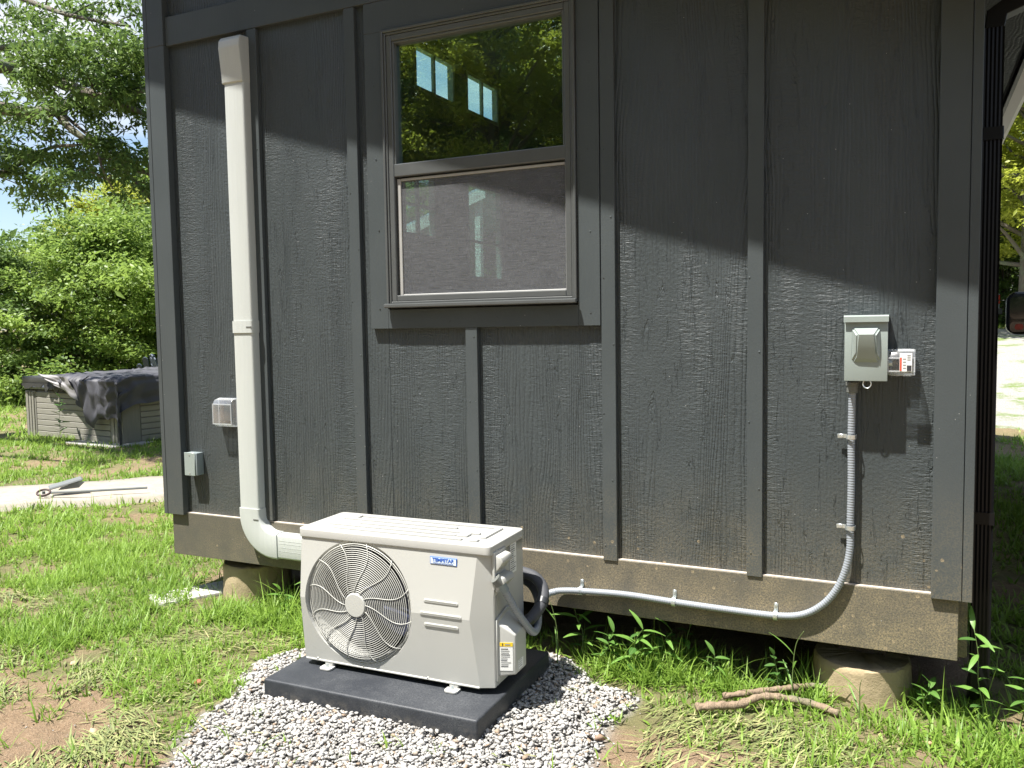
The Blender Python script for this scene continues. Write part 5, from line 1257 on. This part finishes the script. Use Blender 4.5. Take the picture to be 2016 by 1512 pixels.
# fallen light patch / other things at the right
def truck(loc, rz, label, name='pickup_truck', paint='truckpaint', group=None):
    p = thing(name, label, 'truck', loc, rz, group)
    side = [(-2.7, .45), (-2.7, 1.05), (-1.0, 1.08), (-.95, 1.15), (-.75, 1.75), (.45, 1.80), (1.05, 1.22), (2.45, 1.12), (2.7, .95), (2.7, .45), (2.35, .42), (2.3, .62), (2.15, .82), (1.85, .90), (1.55, .82), (1.4, .62), (1.35, .42), (-1.2, .42), (-1.25, .62), (-1.4, .82), (-1.7, .90), (-2.0, .82), (-2.15, .62), (-2.2, .42)]
    B().prism(side, -.88, .88, 'x', bev=.02).done('body', M[paint], p, ang=40)
    for s_ in (-1, 1):
        B().prism([(-.70, 1.20), (-.60, 1.66), (.38, 1.70), (.86, 1.24)], s_*.884-.003, s_*.884+.003, 'x').done('side_window', M['tinted'], p)
        B().box(s_*.885-.004, s_*.885+.004, -.30, -.12, 1.08, 1.10).done('door_handle', M['rubber'], p)
        for y in (1.85, -1.70):
            wv = B().lathe([(.20, s_*.66), (.37, s_*.66), (.39, s_*.70), (.39, s_*.86), (.37, s_*.90), (.20, s_*.90)], 'x', (0, y, .39), 32).done('wheel', M['rubber'], p, ang=40)
            B().lathe([(.19, s_*.905), (.05, s_*.885)], 'x', (0, y, .39), 20).done('rim', M['galv'], wv)
        # big mirror
        ms = B(); ms.prism([(x*1.0, z) for x, z in rrect(.19, .29, .06, 5)], -.05, .05, 'y', bev=.018, seg=3)
        mo = ms.done('mirror', M['mirrorblack'], p, ang=45); mo.location = (s_*1.18, .62, 1.53)
        B().prism(rrect(.155, .15, .03, 4), -.054, -.051, 'y').done('mirror_glass', M['tinted'], mo).location = (0, 0, .035)
        B().prism(rrect(.15, .07, .025, 4), -.054, -.051, 'y').done('convex_mirror', M['tinted'], mo).location = (0, 0, -.095)
        B().prism(rrect(.05, .04, .015, 4), -.058, -.0545, 'y').done('red_reflection', M['redlens'], mo).location = (-s_*.0-.02, 0, -.095)  # solid red plate painted in for a reflection on the mirror
        B().tube([(s_*.0, 0, -.08), (-s_*.30, .01, -.22)], .018, 8).done('mirror_arm', M['rubber'], mo)
        B().box(s_*.72-.10, s_*.72+.10, -2.72, -2.695, .75, 1.0, .01).done('tail_light', M['redlens'], p); B().box(s_*.68-.12, s_*.68+.12, 2.695, 2.715, .75, .92, .01).done('headlight', M['chrome'], p)
    B().prism([(-.78, 1.22), (.78, 1.22), (.70, 1.66), (-.70, 1.66)], -.90, -.87, 'y').done('rear_window', M['tinted'], p).location = (0, .0, 0)
    for y in (-2.78, 2.70): B().box(-.86, .86, y, y+.08, .45, .62, .02).done('bumper', M['rubber'], p)
    return p
truck((1.84, 2.72, 0), 0, 'dark pickup truck whose black side mirror pokes in at the right edge')
truck((-.7, 24.0, float(gz(-.7, 24.0))), R(75), 'pickup truck parked far off beyond the drive, nearly hidden by the downspout', 'parked_truck', 'jbox')
# power line
pl = thing('power_line', 'thin overhead cable crossing in front of the trees on the right', 'cable', (0, 20, 0))
for z, y in ((4.65, 0), (1.95, 3)): B().tube([(-16+32*t, y, z+.6*(2*t-1)**2) for t in np.linspace(0, 1, 17)], .010, 5).done('cable', M['wire'], pl)
# neighbouring porch seen through the room
pb = thing('neighbour_porch', 'pale metal roofed porch seen through the window of the house', 'porch', (-9.2, 13.0, 0))
B().prism([(-1.6, 3.0), (1.6, 4.15), (1.6, 4.23), (-1.6, 3.08)], -1.6, 1.8, 'y').done('roof', M['metalroof'], pb)
for k in range(9): B().prism([(-1.6, 3.081), (1.6, 4.231), (1.6, 4.265), (-1.6, 3.115)], -1.55+k*.4, -1.52+k*.4, 'y').done('roof_seam', M['metalroof'], pb)
B().prism([(-1.62, 2.82), (1.62, 3.98), (1.62, 4.2), (-1.62, 3.04)], -1.64, -1.61, 'y').done('barge_board', M['whitepaint'], pb)
for x, zt in ((-1.4, 3.0), (1.4, 4.0)):
    for y in (-1.5, 1.6): B().box(x-.06, x+.06, y-.06, y+.06, 0, zt).done('post', M['whitepaint'], pb)
B().box(-1.5, 1.5, -1.5, 1.7, .02, .14).done('deck', M['bark2'], pb)

tri = sum(len(o.data.loop_triangles) if False else sum(max(0, p.loop_total-2) for p in []) for o in [])
print('objects', len(bpy.data.objects))
